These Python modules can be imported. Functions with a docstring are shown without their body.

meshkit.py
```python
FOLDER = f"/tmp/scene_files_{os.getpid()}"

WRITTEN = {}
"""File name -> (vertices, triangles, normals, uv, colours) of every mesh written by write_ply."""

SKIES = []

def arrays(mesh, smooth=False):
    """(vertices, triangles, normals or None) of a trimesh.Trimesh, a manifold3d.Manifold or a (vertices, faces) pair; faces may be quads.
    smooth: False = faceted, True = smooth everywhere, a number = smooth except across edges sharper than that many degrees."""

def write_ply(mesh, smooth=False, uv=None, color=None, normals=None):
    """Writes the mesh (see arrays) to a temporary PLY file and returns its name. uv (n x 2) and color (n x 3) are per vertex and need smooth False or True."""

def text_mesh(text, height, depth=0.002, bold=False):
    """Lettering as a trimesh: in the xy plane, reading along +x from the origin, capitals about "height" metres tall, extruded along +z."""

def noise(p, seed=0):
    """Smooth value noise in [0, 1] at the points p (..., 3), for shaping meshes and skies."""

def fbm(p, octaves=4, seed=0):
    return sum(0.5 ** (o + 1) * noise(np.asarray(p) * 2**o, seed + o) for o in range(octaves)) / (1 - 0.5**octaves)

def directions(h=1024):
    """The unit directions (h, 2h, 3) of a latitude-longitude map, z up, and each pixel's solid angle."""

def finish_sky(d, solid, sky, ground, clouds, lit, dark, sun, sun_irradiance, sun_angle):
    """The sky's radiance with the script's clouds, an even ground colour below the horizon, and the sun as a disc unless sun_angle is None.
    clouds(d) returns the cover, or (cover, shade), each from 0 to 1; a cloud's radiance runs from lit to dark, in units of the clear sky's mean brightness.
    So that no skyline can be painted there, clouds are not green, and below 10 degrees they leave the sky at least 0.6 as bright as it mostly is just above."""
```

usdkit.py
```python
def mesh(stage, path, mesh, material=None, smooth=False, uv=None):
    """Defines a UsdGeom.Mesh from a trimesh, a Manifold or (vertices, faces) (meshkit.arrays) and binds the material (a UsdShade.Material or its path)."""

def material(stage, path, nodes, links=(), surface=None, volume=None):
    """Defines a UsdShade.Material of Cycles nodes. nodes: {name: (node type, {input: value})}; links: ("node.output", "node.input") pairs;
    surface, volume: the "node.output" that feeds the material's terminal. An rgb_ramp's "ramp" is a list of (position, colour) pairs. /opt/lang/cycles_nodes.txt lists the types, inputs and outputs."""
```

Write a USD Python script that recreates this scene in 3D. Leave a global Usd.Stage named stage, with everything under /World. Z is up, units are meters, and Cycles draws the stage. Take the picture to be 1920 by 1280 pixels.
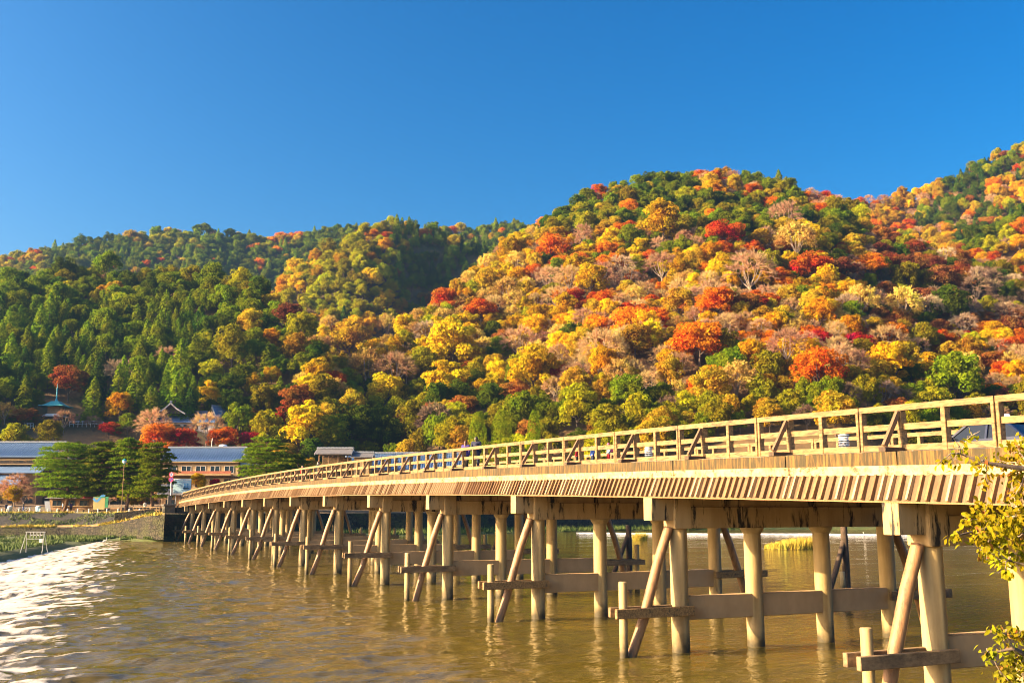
import math, random
import numpy as np, trimesh, manifold3d, usdkit, meshkit
from pxr import Usd, UsdGeom, UsdLux, UsdShade, Gf, Sdf, Vt
random.seed(7)
R = np.random.default_rng(7)
stage = Usd.Stage.CreateInMemory()
UsdGeom.SetStageUpAxis(stage, 'Z'); UsdGeom.SetStageMetersPerUnit(stage, 1.0)
UsdGeom.Xform.Define(stage, '/World'); UsdGeom.Scope.Define(stage, '/World/Looks')
# ------------------------------------------------------------------ camera, sky, sun, exposure
EYE, F, PITCH = 4.9, 1867.0, 0.16548
cam = UsdGeom.Camera.Define(stage, '/World/camera')
cam.AddTranslateOp().Set(Gf.Vec3d(0, 0, EYE)); cam.AddRotateXOp().Set(90 + math.degrees(PITCH))
cam.CreateHorizontalApertureAttr(36.0); cam.CreateVerticalApertureAttr(24.0)
cam.CreateFocalLengthAttr(36.0 * F / 1920); cam.CreateClippingRangeAttr(Gf.Vec2f(0.1, 6000))
cam.CreateExposureAttr(1.78)
SUN_EL = math.radians(20.0); SUN_AZ = (-1.0, -0.20)
_n = math.hypot(*SUN_AZ)
SUN = np.array([SUN_AZ[0] / _n * math.cos(SUN_EL), SUN_AZ[1] / _n * math.cos(SUN_EL), math.sin(SUN_EL)])
sun = UsdLux.DistantLight.Define(stage, '/World/sun')
sun.CreateIntensityAttr(1.25); sun.CreateAngleAttr(0.5); sun.CreateColorAttr(Gf.Vec3f(1.0, 0.73, 0.40)); sun.CreateNormalizeAttr(True)
_q = Gf.Rotation(Gf.Vec3d(0, 0, 1), Gf.Vec3d(*map(float, SUN))).GetQuat()
sun.AddOrientOp(UsdGeom.XformOp.PrecisionDouble).Set(Gf.Quatd(_q.GetReal(), _q.GetImaginary()))
dome = UsdLux.DomeLight.Define(stage, '/World/sky')
SKY_STRENGTH = 0.076
sky_mat = usdkit.material(stage, '/World/Looks/sky', {
    'sky': ('sky_texture', {'sky_type': 'single_scattering', 'sun_disc': False, 'sun_elevation': SUN_EL, 'sun_rotation': math.atan2(SUN[0], SUN[1]),
                            'altitude': 100.0, 'air_density': 1.0, 'aerosol_density': 5.0, 'ozone_density': 3.2}),
    'sat': ('hsv', {'saturation': 1.5, 'value': 0.8, 'hue': 0.49, 'fac': 1.0}), 'gam': ('gamma', {'gamma': 1.28}),
    'bg': ('background_shader', {'strength': SKY_STRENGTH})}, [('sky.color', 'sat.color'), ('sat.color', 'gam.color'), ('gam.color', 'bg.color')], surface='bg.background')
UsdShade.MaterialBindingAPI.Apply(dome.GetPrim()).Bind(sky_mat)

# ------------------------------------------------------------------ helpers: projection, prims, meshes
CP, SP = math.cos(PITCH), math.sin(PITCH)
def ray(px, py):
    v = -(py - 640) / F
    return np.array([(px - 960) / F, CP - SP * v, SP + CP * v])
def project(P):
    P = np.asarray(P, float); z = P[..., 2] - EYE
    zc = P[..., 1] * CP + z * SP; yc = z * CP - P[..., 1] * SP
    return np.stack([960 + F * P[..., 0] / zc, 640 - F * yc / zc], -1)
def at_z(px, py, z):
    d = ray(px, py); k = (z - EYE) / d[2]
    return np.array([d[0] * k, d[1] * k, z])
def at_y(px, py, y):
    d = ray(px, py); k = y / d[1]
    return np.array([d[0] * k, y, EYE + d[2] * k])

used = {}
def fresh(parent, name):
    k = (parent, name); n = used.get(k, 0); used[k] = n + 1
    return f'{parent}/{name}' if n == 0 else f'{parent}/{name}_{n:03d}'
def tag(p, label=None, cat=None, group=None, kind=None):
    p = p.GetPrim() if hasattr(p, 'GetPrim') else p
    for k, v in (('label', label), ('category', cat), ('group', group), ('kind', kind)):
        if v: p.SetCustomDataByKey(k, v)
    return p
def thing(name, label=None, cat=None, loc=(0, 0, 0), rotz=0.0, group=None, kind=None, scale=None):
    path = fresh('/World', name)
    x = UsdGeom.Xform.Define(stage, path)
    x.AddTranslateOp().Set(Gf.Vec3d(*map(float, loc)))
    if rotz: x.AddRotateZOp().Set(math.degrees(rotz))
    if scale is not None: x.AddScaleOp().Set(Gf.Vec3f(*map(float, np.broadcast_to(scale, 3))))
    tag(x, label, cat, group, kind)
    return path
def sub(parent, name):
    path = fresh(parent, name); UsdGeom.Xform.Define(stage, path); return path
def part(parent, name, mesh, mat, smooth=False, label=None, kind=None):
    path = fresh(parent, name)
    if isinstance(mesh, list): mesh = join(mesh)
    m = usdkit.mesh(stage, path, mesh, MATS[mat], smooth)
    tag(m, label, None, None, kind)
    return path
def single(name, mesh, mat, label, cat, group=None, kind=None, smooth=False):
    path = part('/World', name, mesh, mat, smooth)
    tag(stage.GetPrimAtPath(path), label, cat, group, kind)
    return path
def join(ms):
    vs, fs, n = [], [], 0
    for m in ms:
        v, f = (np.asarray(m.vertices), np.asarray(m.faces)) if hasattr(m, 'vertices') else (np.asarray(m[0], float), np.asarray(m[1]))
        if f.shape[1] == 4: f = np.vstack([f[:, [0, 1, 2]], f[:, [0, 2, 3]]])
        vs.append(v); fs.append(f + n); n += len(v)
    return np.vstack(vs), np.vstack(fs)
BOXF = np.array([[0, 2, 3, 1], [4, 5, 7, 6], [0, 1, 5, 4], [2, 6, 7, 3], [0, 4, 6, 2], [1, 3, 7, 5]])
def box(x0, x1, y0, y1, z0, z1):
    v = np.array([[x, y, z] for x in (x0, x1) for y in (y0, y1) for z in (z0, z1)], float)
    return v, np.array([[0, 1, 3, 2], [4, 6, 7, 5], [0, 4, 5, 1], [2, 3, 7, 6], [0, 2, 6, 4], [1, 5, 7, 3]])
def cbox(x0, x1, y0, y1, z0, z1, c=0.02):
    """a box with chamfered edges"""
    ps = []
    for sx in (0, 1):
        for sy in (0, 1):
            for sz in (0, 1):
                p = np.array([(x0, x1)[sx], (y0, y1)[sy], (z0, z1)[sz]], float)
                d = np.array([1 - 2 * sx, 1 - 2 * sy, 1 - 2 * sz]) * c
                for k in range(3):
                    q = p + d; q[k] = p[k]; ps.append(q)
    h = manifold3d.Manifold.hull_points(np.array(ps)).to_mesh()
    return np.array(h.vert_properties[:, :3], float), np.array(h.tri_verts)
def hexa(bottom, top):
    """a solid between two quads (4 points each, same order, counter-clockwise seen from above)"""
    v = np.vstack([bottom, top]).astype(float)
    return v, np.array([[3, 2, 1, 0], [4, 5, 6, 7], [0, 1, 5, 4], [1, 2, 6, 5], [2, 3, 7, 6], [3, 0, 4, 7]])
def frame_of(d):
    d = np.asarray(d, float); d = d / np.linalg.norm(d)
    a = np.cross(d, [0, 0, 1.0]) if abs(d[2]) < 0.95 else np.cross(d, [0, 1.0, 0])
    a /= np.linalg.norm(a); return d, a, np.cross(a, d)
def beam(p0, p1, w, h):
    """a square beam between two points; w sideways, h upward"""
    p0, p1 = np.asarray(p0, float), np.asarray(p1, float); d, a, u = frame_of(p1 - p0)
    c = [(-w / 2, -h / 2), (w / 2, -h / 2), (w / 2, h / 2), (-w / 2, h / 2)]
    q0 = [p0 + a * x + u * y for x, y in c]; q1 = [p1 + a * x + u * y for x, y in c]
    v = np.array(q0 + q1)
    f = np.array([[0, 1, 2, 3], [7, 6, 5, 4], [0, 4, 5, 1], [1, 5, 6, 2], [2, 6, 7, 3], [3, 7, 4, 0]])
    return v, f
def tube(pts, radii, sides=10, cap=True):
    p = np.asarray(pts, float); radii = np.broadcast_to(np.asarray(radii, float), (len(p),))
    t = np.gradient(p, axis=0); t /= np.linalg.norm(t, axis=1, keepdims=True) + 1e-9
    ref = np.array([0, 0, 1.0]) if abs(t[:, 2]).mean() < 0.9 else np.array([1.0, 0, 0])
    a = np.cross(t, ref); a /= np.linalg.norm(a, axis=1, keepdims=True) + 1e-9; b = np.cross(t, a)
    g = np.arange(sides) * 2 * np.pi / sides
    v = (p[:, None] + radii[:, None, None] * (np.cos(g)[None, :, None] * a[:, None] + np.sin(g)[None, :, None] * b[:, None])).reshape(-1, 3)
    f = []
    for i in range(len(p) - 1):
        for j in range(sides):
            k = (j + 1) % sides
            f += [[i * sides + j, i * sides + k, (i + 1) * sides + k], [i * sides + j, (i + 1) * sides + k, (i + 1) * sides + j]]
    if cap:
        n = len(v); v = np.vstack([v, p[:1], p[-1:]])
        for j in range(sides):
            k = (j + 1) % sides
            f += [[n, k, j], [n + 1, (len(p) - 1) * sides + j, (len(p) - 1) * sides + k]]
    f = np.array(f)
    return v, f[:, ::-1]
def lathe(profile, sides=20, at=(0, 0)):
    """profile: (radius, z) from bottom to top"""
    pr = np.array(profile, float); g = np.arange(sides) * 2 * np.pi / sides
    v = np.stack([pr[:, None, 0] * np.cos(g) + at[0], pr[:, None, 0] * np.sin(g) + at[1], np.repeat(pr[:, 1:], sides, 1)], -1).reshape(-1, 3)
    f = []
    for i in range(len(pr) - 1):
        for j in range(sides):
            k = (j + 1) % sides
            f += [[i * sides + j, i * sides + k, (i + 1) * sides + k], [i * sides + j, (i + 1) * sides + k, (i + 1) * sides + j]]
    n = len(v); v = np.vstack([v, [[at[0], at[1], pr[0, 1]], [at[0], at[1], pr[-1, 1]]]])
    for j in range(sides):
        k = (j + 1) % sides
        f += [[n, k, j], [n + 1, (len(pr) - 1) * sides + j, (len(pr) - 1) * sides + k]]
    return v, np.array(f)
def hullm(pts):
    h = manifold3d.Manifold.hull_points(np.asarray(pts, float)).to_mesh()
    return np.array(h.vert_properties[:, :3], float), np.array(h.tri_verts)
def moved(m, loc=(0, 0, 0), rz=0.0, s=1.0):
    v = np.asarray(m[0], float) * s; c, n = math.cos(rz), math.sin(rz)
    v = np.stack([v[:, 0] * c - v[:, 1] * n, v[:, 0] * n + v[:, 1] * c, v[:, 2]], -1) + np.asarray(loc, float)
    return v, m[1]

# ------------------------------------------------------------------ materials
MATS = {}
def mat(name, col, rough=0.7, col2=None, scale=4.0, stretch=(1, 1, 1), bump=0.0, bscale=None, spec=0.5, metal=0.0, col3=None, lo=0.35, hi=0.65, world=False, dist=0.02, emit=None, lo3=.52, hi3=.68, s3=.37):
    """a principled surface whose colour wanders between col and col2 (and spots of col3) by object-space noise"""
    N = {'p': ('principled_bsdf', {'roughness': rough, 'specular_ior_level': spec, 'metallic': metal, 'base_color': col}),
         't': ('texture_coordinate', {}), 'g': ('geometry', {}), 'm': ('mapping', {'scale': stretch})}
    L = [('g.position' if world else 't.object', 'm.vector')]
    if col2 is not None:
        N['n'] = ('noise_texture', {'scale': scale, 'detail': 5.0, 'roughness': 0.65})
        N['r'] = ('rgb_ramp', {'ramp': [(lo, col), (hi, col2)]})
        L += [('m.vector', 'n.vector'), ('n.fac', 'r.fac')]
        out = 'r.color'
        if col3 is not None:
            N['n3'] = ('noise_texture', {'scale': scale * s3, 'detail': 6.0, 'roughness': 0.7})
            N['r3'] = ('rgb_ramp', {'ramp': [(lo3, (0, 0, 0)), (hi3, (1, 1, 1))]})
            N['x'] = ('mix', {'color2': col3})
            L += [('m.vector', 'n3.vector'), ('n3.fac', 'r3.fac'), ('r3.color', 'x.fac'), (out, 'x.color1')]
            out = 'x.color'
        L.append((out, 'p.base_color'))
    if bump:
        N['bn'] = ('noise_texture', {'scale': bscale or scale * 3, 'detail': 4.0, 'roughness': 0.6})
        N['b'] = ('bump', {'strength': bump, 'distance': dist})
        L += [('m.vector', 'bn.vector'), ('bn.fac', 'b.height'), ('b.normal', 'p.normal')]
    if emit: N['p'][1].update({'emission_color': emit[0], 'emission_strength': emit[1]})
    MATS[name] = usdkit.material(stage, f'/World/Looks/{name}', N, L, surface='p.BSDF')
def weather(name, lo_col, z0=0.05, z1=0.55):
    """adds a dark wet band near the water line, ragged by noise, to a material made by mat()"""
    p = f'/World/Looks/{name}'; S = lambda n, k: (lambda s_: (s_.CreateIdAttr('cycles_' + k), s_)[1])(UsdShade.Shader.Define(stage, f'{p}/{n}'))
    T = Sdf.ValueTypeNames; pr = UsdShade.Shader.Get(stage, f'{p}/p'); src = pr.GetInput('base_color').GetConnectedSources()[0][0]
    sep, n, ad, mr, mx = S('w_sep', 'separate_xyz'), S('w_n', 'noise_texture'), S('w_ad', 'math'), S('w_mr', 'map_range'), S('w_mx', 'mix')
    g = UsdShade.Shader.Get(stage, f'{p}/g'); sep.CreateInput('vector', T.Token).ConnectToSource(g.CreateOutput('position', T.Token))
    n.CreateInput('scale', T.Float).Set(3.0); n.CreateInput('detail', T.Float).Set(4.0); n.CreateInput('vector', T.Token).ConnectToSource(g.CreateOutput('position', T.Token))
    ad.CreateInput('math_type', T.Token).Set('multiply_add'); ad.CreateInput('value1', T.Token).ConnectToSource(n.CreateOutput('fac', T.Token)); ad.CreateInput('value2', T.Float).Set(-0.8); ad.CreateInput('value3', T.Token).ConnectToSource(sep.CreateOutput('z', T.Token))
    for k, v in (('from_min', z0 - .4), ('from_max', z1 - .4), ('to_min', 1.0), ('to_max', 0.0)): mr.CreateInput(k, T.Float).Set(v)
    mr.CreateInput('clamp', T.Bool).Set(True); mr.CreateInput('value', T.Token).ConnectToSource(ad.CreateOutput('value', T.Token))
    mx.CreateInput('fac', T.Token).ConnectToSource(mr.CreateOutput('result', T.Token)); mx.CreateInput('color1', T.Token).ConnectToSource(src, 'color') if False else mx.CreateInput('color1', T.Token).ConnectToSource(pr.GetInput('base_color').GetAttr().GetConnections()[0])
    mx.CreateInput('color2', T.Float3).Set(Gf.Vec3f(*lo_col)); pr.GetInput('base_color').ConnectToSource(mx.CreateOutput('color', T.Token))
def leafmat(name, a, b, trans=0.35, shift=.035, nscale=2.2):
    """leaves: each leaf its own tone between a and b, hue wandering over the crown and from tree to tree, some light passing through"""
    N = {'g': ('geometry', {}), 'r': ('rgb_ramp', {'ramp': [(0.0, a), (0.75, b), (1.0, tuple(min(1, 1.2 * c) for c in b))]}), 'o': ('object_info', {}), 't0': ('texture_coordinate', {}),
         'n': ('noise_texture', {'scale': nscale, 'detail': 2.0}), 'hu': ('map_range', {'from_min': 0.3, 'from_max': 0.7, 'to_min': 0.5 - shift, 'to_max': 0.5 + shift}),
         'oh': ('map_range', {'from_min': 0.0, 'from_max': 1.0, 'to_min': -.014, 'to_max': .018}), 'ad': ('math', {'math_type': 'add'}),
         'h': ('hsv', {'saturation': 1.0, 'fac': 1.0}), 'v': ('map_range', {'from_min': 0.0, 'from_max': 1.0, 'to_min': 0.72, 'to_max': 1.15}),
         'd': ('diffuse_bsdf', {}), 't': ('translucent_bsdf', {}), 'x': ('mix_closure', {'fac': trans})}
    L = [('g.random_per_island', 'r.fac'), ('t0.object', 'n.vector'), ('n.fac', 'hu.value'), ('o.random', 'oh.value'), ('hu.result', 'ad.value1'), ('oh.result', 'ad.value2'), ('ad.value', 'h.hue'),
         ('o.random', 'v.value'), ('v.result', 'h.value'), ('r.color', 'h.color'), ('h.color', 'd.color'), ('h.color', 't.color'), ('d.BSDF', 'x.closure1'), ('t.BSDF', 'x.closure2')]
    MATS[name] = usdkit.material(stage, f'/World/Looks/{name}', N, L, surface='x.closure')

# concrete with rust-brown run-down stains
mat('pile_concrete', (0.44, 0.33, 0.16), 0.7, (0.33, 0.235, 0.10), 1.3, (3, 3, 0.35), 0.25, 30, col3=(0.27, 0.19, 0.085))
weather('pile_concrete', (0.055, 0.042, 0.016), 0.10, 0.75)
mat('cap_concrete', (0.43, 0.30, 0.14), 0.8, (0.32, 0.215, 0.092), 1.3, (1.6, 1.6, 0.25), 0.3, 25, col3=(0.014, 0.012, 0.009), lo=0.36, hi=0.64, lo3=.535, hi3=.61, s3=1.5)
mat('tie_concrete', (0.46, 0.31, 0.165), 0.8, (0.38, 0.25, 0.125), 1.5, (1, 1, 0.6), 0.2, 25)
mat('girder', (0.22, 0.15, 0.075), 0.8, (0.16, 0.11, 0.055), 2.0)
mat('kerb_timber', (0.165, 0.092, 0.019), 0.85, (0.040, 0.024, 0.007), 3.2, (3, 3.2, 0.35), 0.6, 22, col3=(0.045, 0.033, 0.011), lo=0.38, hi=0.58, lo3=.47, hi3=.60, s3=.5)
mat('strip_board', (0.50, 0.36, 0.17), 0.7, (0.36, 0.23, 0.085), 1.6, (1, 1.6, 2), 0.25, 20, col3=(0.10, 0.06, 0.02), lo=0.4, hi=0.62, lo3=.52, hi3=.62, s3=1.6)
mat('rail_timber', (0.33, 0.205, 0.08), 0.75, (0.17, 0.10, 0.036), 3.2, (5, 0.9, 5), 0.5, 30, col3=(0.075, 0.052, 0.026), lo=.38, hi=.60, lo3=.52, hi3=.64, s3=.6)
mat('brace_timber', (0.20, 0.115, 0.055), 0.75, (0.13, 0.075, 0.04), 5, (3, 3, 1), 0.4, 25)
mat('dark_timber', (0.10, 0.062, 0.036), 0.85, (0.05, 0.032, 0.02), 4, (2, 2, 1), 0.5, 20)
mat('log_timber', (0.36, 0.20, 0.09), 0.5, (0.24, 0.13, 0.055), 3, (4, 4, 0.7), 0.5, 14, col3=(0.11, 0.06, 0.03))
mat('guard_timber', (0.30, 0.20, 0.10), 0.85, (0.13, 0.08, 0.038), 2.6, (1, 2, 2), 0.6, 16, col3=(0.06, 0.045, 0.03))
mat('eave_board', (0.175, 0.10, 0.048), 0.8, (0.10, 0.056, 0.026), 2.2, (1, 2.6, 0.6), 0.4, 20, col3=(0.26, 0.17, 0.095))
mat('batten_tan', (0.27, 0.155, 0.06), 0.75, (0.17, 0.095, 0.036), 6, (4, 4, 0.6), 0.4, 30)
mat('batten_pale', (0.46, 0.33, 0.18), 0.7, (0.34, 0.225, 0.11), 6, (4, 4, 0.6), 0.4, 30)
mat('batten_dark', (0.20, 0.11, 0.045), 0.8, (0.13, 0.072, 0.03), 6, (4, 4, 0.6), 0.4, 30)
mat('asphalt', (0.055, 0.055, 0.055), 0.9, (0.04, 0.04, 0.042), 8, bump=0.3, bscale=60)
mat('paving', (0.30, 0.27, 0.23), 0.85, (0.22, 0.20, 0.17), 3)
mat('plaster', (0.40, 0.28, 0.14), 0.85, (0.34, 0.23, 0.11), 2)
mat('plaster_white', (0.66, 0.62, 0.54), 0.8, (0.56, 0.52, 0.45), 2)
mat('dark_wood_wall', (0.10, 0.07, 0.05), 0.8, (0.06, 0.045, 0.03), 4, (1, 1, 0.3))
mat('wood_wall', (0.34, 0.20, 0.09), 0.8, (0.22, 0.13, 0.06), 3, (1, 1, 0.4))
mat('red_balcony', (0.42, 0.13, 0.06), 0.6, (0.34, 0.10, 0.05), 3)
mat('sky_tinted_tile', (0.12, 0.20, 0.34), 0.35, (0.09, 0.15, 0.27), 3, bump=0.2, bscale=12, spec=0.7)  # blue sky reflection put into the tile colour
mat('roof_ridge', (0.20, 0.22, 0.25), 0.5)
mat('roof_grey', (0.16, 0.15, 0.15), 0.6, (0.10, 0.10, 0.11), 4)
mat('copper_roof', (0.05, 0.36, 0.34), 0.5, (0.04, 0.28, 0.28), 3)
mat('glass_dark', (0.02, 0.035, 0.05), 0.08, spec=0.8)
mat('white_paint', (0.80, 0.79, 0.75), 0.5)
mat('steel', (0.55, 0.56, 0.56), 0.35, metal=0.9)
mat('grey_metal', (0.35, 0.37, 0.40), 0.45, metal=0.4)
mat('sign_blue', (0.10, 0.36, 0.72), 0.5)
mat('sign_pale', (0.42, 0.66, 0.85), 0.5)
mat('sign_red', (0.62, 0.03, 0.06), 0.5)
mat('sign_navy', (0.04, 0.10, 0.45), 0.5)
mat('sign_yellow', (0.50, 0.42, 0.16), 0.6)
mat('sign_green', (0.04, 0.28, 0.12), 0.6)
mat('lamp_globe', (0.85, 0.86, 0.86), 0.25)
mat('lamp_teal', (0.03, 0.33, 0.40), 0.4)
mat('stone', (0.11, 0.095, 0.075), 0.9, (0.06, 0.05, 0.04), 1.2, bump=0.8, bscale=3, col3=(0.07, 0.07, 0.03), dist=0.15)
mat('concrete_dark', (0.12, 0.11, 0.09), 0.85, (0.06, 0.055, 0.045), 1.2, (1, 1, 0.3), 0.3, 8)
mat('soil', (0.17, 0.095, 0.035), 1.0, (0.10, 0.06, 0.022), 0.1, col3=(0.06, 0.07, 0.015), world=True)
mat('skin', (0.60, 0.40, 0.28), 0.6)
mat('hair_dark', (0.025, 0.016, 0.012), 0.5)
mat('hair_brown', (0.10, 0.035, 0.02), 0.5)
mat('cloth_navy', (0.02, 0.025, 0.06), 0.9)
mat('cloth_purple', (0.06, 0.04, 0.22), 0.9)
mat('cloth_red', (0.55, 0.03, 0.04), 0.9)
mat('cloth_pink', (0.80, 0.12, 0.25), 0.9)
mat('cloth_blue', (0.05, 0.12, 0.40), 0.9)
mat('cloth_black', (0.018, 0.018, 0.02), 0.9)
mat('cloth_white', (0.75, 0.73, 0.70), 0.9)
mat('car_blue', (0.006, 0.014, 0.05), 0.4, spec=0.3)
mat('car_glass', (0.01, 0.013, 0.02), 0.12, spec=0.4)
mat('rubber', (0.02, 0.02, 0.02), 0.8)
mat('roof_lamp', (0.80, 0.78, 0.90), 0.3, emit=((0.75, 0.70, 1.0), 0.6))
mat('lamp_purple', (0.16, 0.10, 0.75), 0.3)
mat('bark', (0.13, 0.095, 0.07), 0.95, (0.07, 0.05, 0.04), 6, (1, 1, 0.3), 0.6, 12)
mat('bark_pale', (0.36, 0.28, 0.21), 0.95, (0.24, 0.18, 0.13), 6, (1, 1, 0.3))
mat('bark_pine', (0.20, 0.11, 0.06), 0.95, (0.10, 0.06, 0.04), 5, (1, 1, 0.4), 0.7, 10)
# ------------------------------------------------------------------ the lie of the land
A0 = 0.4306; BX, BY = 10.505, 25.592
E_ = np.array([math.cos(A0), math.sin(A0)]); B_ = np.array([-math.sin(A0), math.cos(A0)])
def bridge_xy(s, t): return np.array([BX, BY]) + s * E_ + t * B_
def camber(t): return 2.186e-2 * t - 1.467e-4 * t * t
PXU = lambda px, py=800: (lambda d: d[0] / d[1])(ray(px, py))
def tan_el(px, py):
    d = ray(px, py); return d[2] / math.hypot(d[0], d[1])
def prof(pts):
    """[(px, py, distance)] of a crest -> tables over u = X/Y"""
    u = [PXU(a, b) for a, b, _ in pts]; e = [tan_el(a, b) for a, b, _ in pts]; r = [c for _, _, c in pts]
    return np.array(u), np.array(e), np.array(r)
def foot(pts): return np.array([PXU(a) for a, _, _ in pts]), np.array([b for _, b, _ in pts], float), np.array([c for _, _, c in pts], float)
LAYERS = [  # crest (pixel of the skyline seen from the bank, metres away), foot (px, metres away, height), height of its trees, roughness
    (prof([(200, 935, 330), (400, 850, 320), (520, 745, 330), (560, 710, 340), (620, 675, 352), (700, 632, 370), (760, 592, 385), (800, 562, 400), (850, 522, 418), (900, 478, 445), (960, 430, 475), (1030, 395, 500), (1100, 352, 520), (1160, 330, 535), (1250, 316, 550),
           (1350, 306, 562), (1440, 322, 565), (1500, 338, 560), (1560, 355, 545), (1600, 378, 535), (1640, 412, 520), (1700, 445, 505), (1780, 462, 500), (1850, 482, 495), (1920, 500, 490), (2100, 560, 450), (2400, 700, 400)]),
     foot([(200, 320, 6), (500, 305, 6), (700, 285, 6), (1000, 255, 6), (1400, 236, 6), (1580, 240, 6), (1700, 262, 7), (1800, 285, 8), (1920, 292, 8), (2600, 280, 6)]), 9, 7.0),
    (prof([(-1300, 930, 330), (-800, 760, 380), (-400, 590, 430), (-100, 512, 450), (0, 502, 450), (100, 492, 445), (200, 490, 440), (330, 490, 425), (400, 500, 412), (480, 512, 395), (520, 540, 380), (560, 585, 360), (620, 650, 335), (700, 760, 318), (800, 900, 305)]),
     foot([(-1300, 262, 5), (0, 258, 6), (300, 262, 6), (500, 272, 6), (800, 295, 6)]), 9, 6.0),
    (prof([(380, 800, 560), (470, 600, 600), (530, 520, 620), (560, 492, 635), (620, 460, 650), (680, 425, 665), (740, 402, 680), (800, 422, 690), (860, 440, 690), (960, 470, 680), (1100, 640, 650), (1200, 900, 600)]),
     foot([(380, 490, 20), (500, 440, 20), (600, 420, 20), (680, 438, 20), (740, 468, 20), (800, 520, 20), (880, 570, 20), (960, 590, 20), (1200, 600, 20)]), 9, 9.0),
    (prof([(-1200, 800, 900), (-500, 640, 900), (-100, 500, 950), (0, 480, 950), (60, 468, 950), (150, 450, 960), (230, 436, 970), (300, 431, 980), (380, 424, 980), (450, 436, 980), (560, 434, 980), (640, 419, 970), (760, 425, 960), (880, 424, 950), (960, 412, 940), (1100, 450, 920), (1300, 700, 900)]),
     foot([(-1200, 600, 30), (1300, 600, 30)]), 9, 12.0),
    (prof([(1300, 700, 800), (1460, 460, 850), (1560, 386, 900), (1600, 373, 910), (1660, 364, 915), (1700, 356, 920), (1750, 341, 925), (1800, 319, 930), (1850, 290, 940), (1920, 266, 950), (2050, 225, 960), (2300, 260, 960), (2700, 500, 900)]),
     foot([(1300, 560, 30), (2700, 560, 30)]), 9, 12.0),
    (prof([(1640, 640, 560), (1700, 540, 600), (1745, 485, 620), (1790, 450, 640), (1840, 418, 655), (1900, 390, 665), (1980, 365, 670), (2200, 380, 670), (2500, 600, 640)]),
     foot([(1640, 470, 20), (2500, 480, 20)]), 9, 6.0)]
BANK = (np.array([PXU(p) for p in (-3000, -600, 0, 150, 250, 310, 360, 640, 800, 1000, 1300, 1920, 3200)]), np.array([215., 205, 198, 192, 180, 168, 170, 186, 194, 214, 242, 262, 270]))
def bank_r(u): return np.interp(u, *BANK)
def land(X, Y):
    """height of the land south of the river"""
    X, Y = np.asarray(X, float), np.asarray(Y, float)
    Yc = np.maximum(Y, 1.0); u = X / Yc; r = np.hypot(X, Yc)
    n1 = meshkit.fbm(np.stack([X / 55, Y / 55, 0 * X], -1), 3, 3) - 0.5
    n2 = meshkit.fbm(np.stack([X / 120, Y / 120, 0 * X], -1), 2, 9) - 0.5
    z = 4.0 + 1.6 * np.clip((r - bank_r(u)) / 40, 0, 1)
    for (cu, ce, cr), (fu, fr, fz), th, rough in LAYERS:
        e, rc = np.interp(u, cu, ce), np.interp(u, cu, cr)
        rf, zf = np.interp(u, fu, fr), np.interp(u, fu, fz)
        hc = EYE + rc * e - th * 1.15
        q = (r - rf) / (rc - rf); qc = np.clip(q, 0, 1)
        zz = zf + (hc - zf) * (0.80 * qc + 0.2 * qc * qc)
        zz = zz + (n1 * rough * 2.4 + n2 * rough * 2.6) * 4 * qc * (1 - qc)
        zz = np.where(q > 1, hc - 0.30 * (r - rc) - 0.0004 * (r - rc) ** 2, zz)
        zz = np.where(q < 0, -50, zz)
        z = np.maximum(z, zz)
    return z
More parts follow.
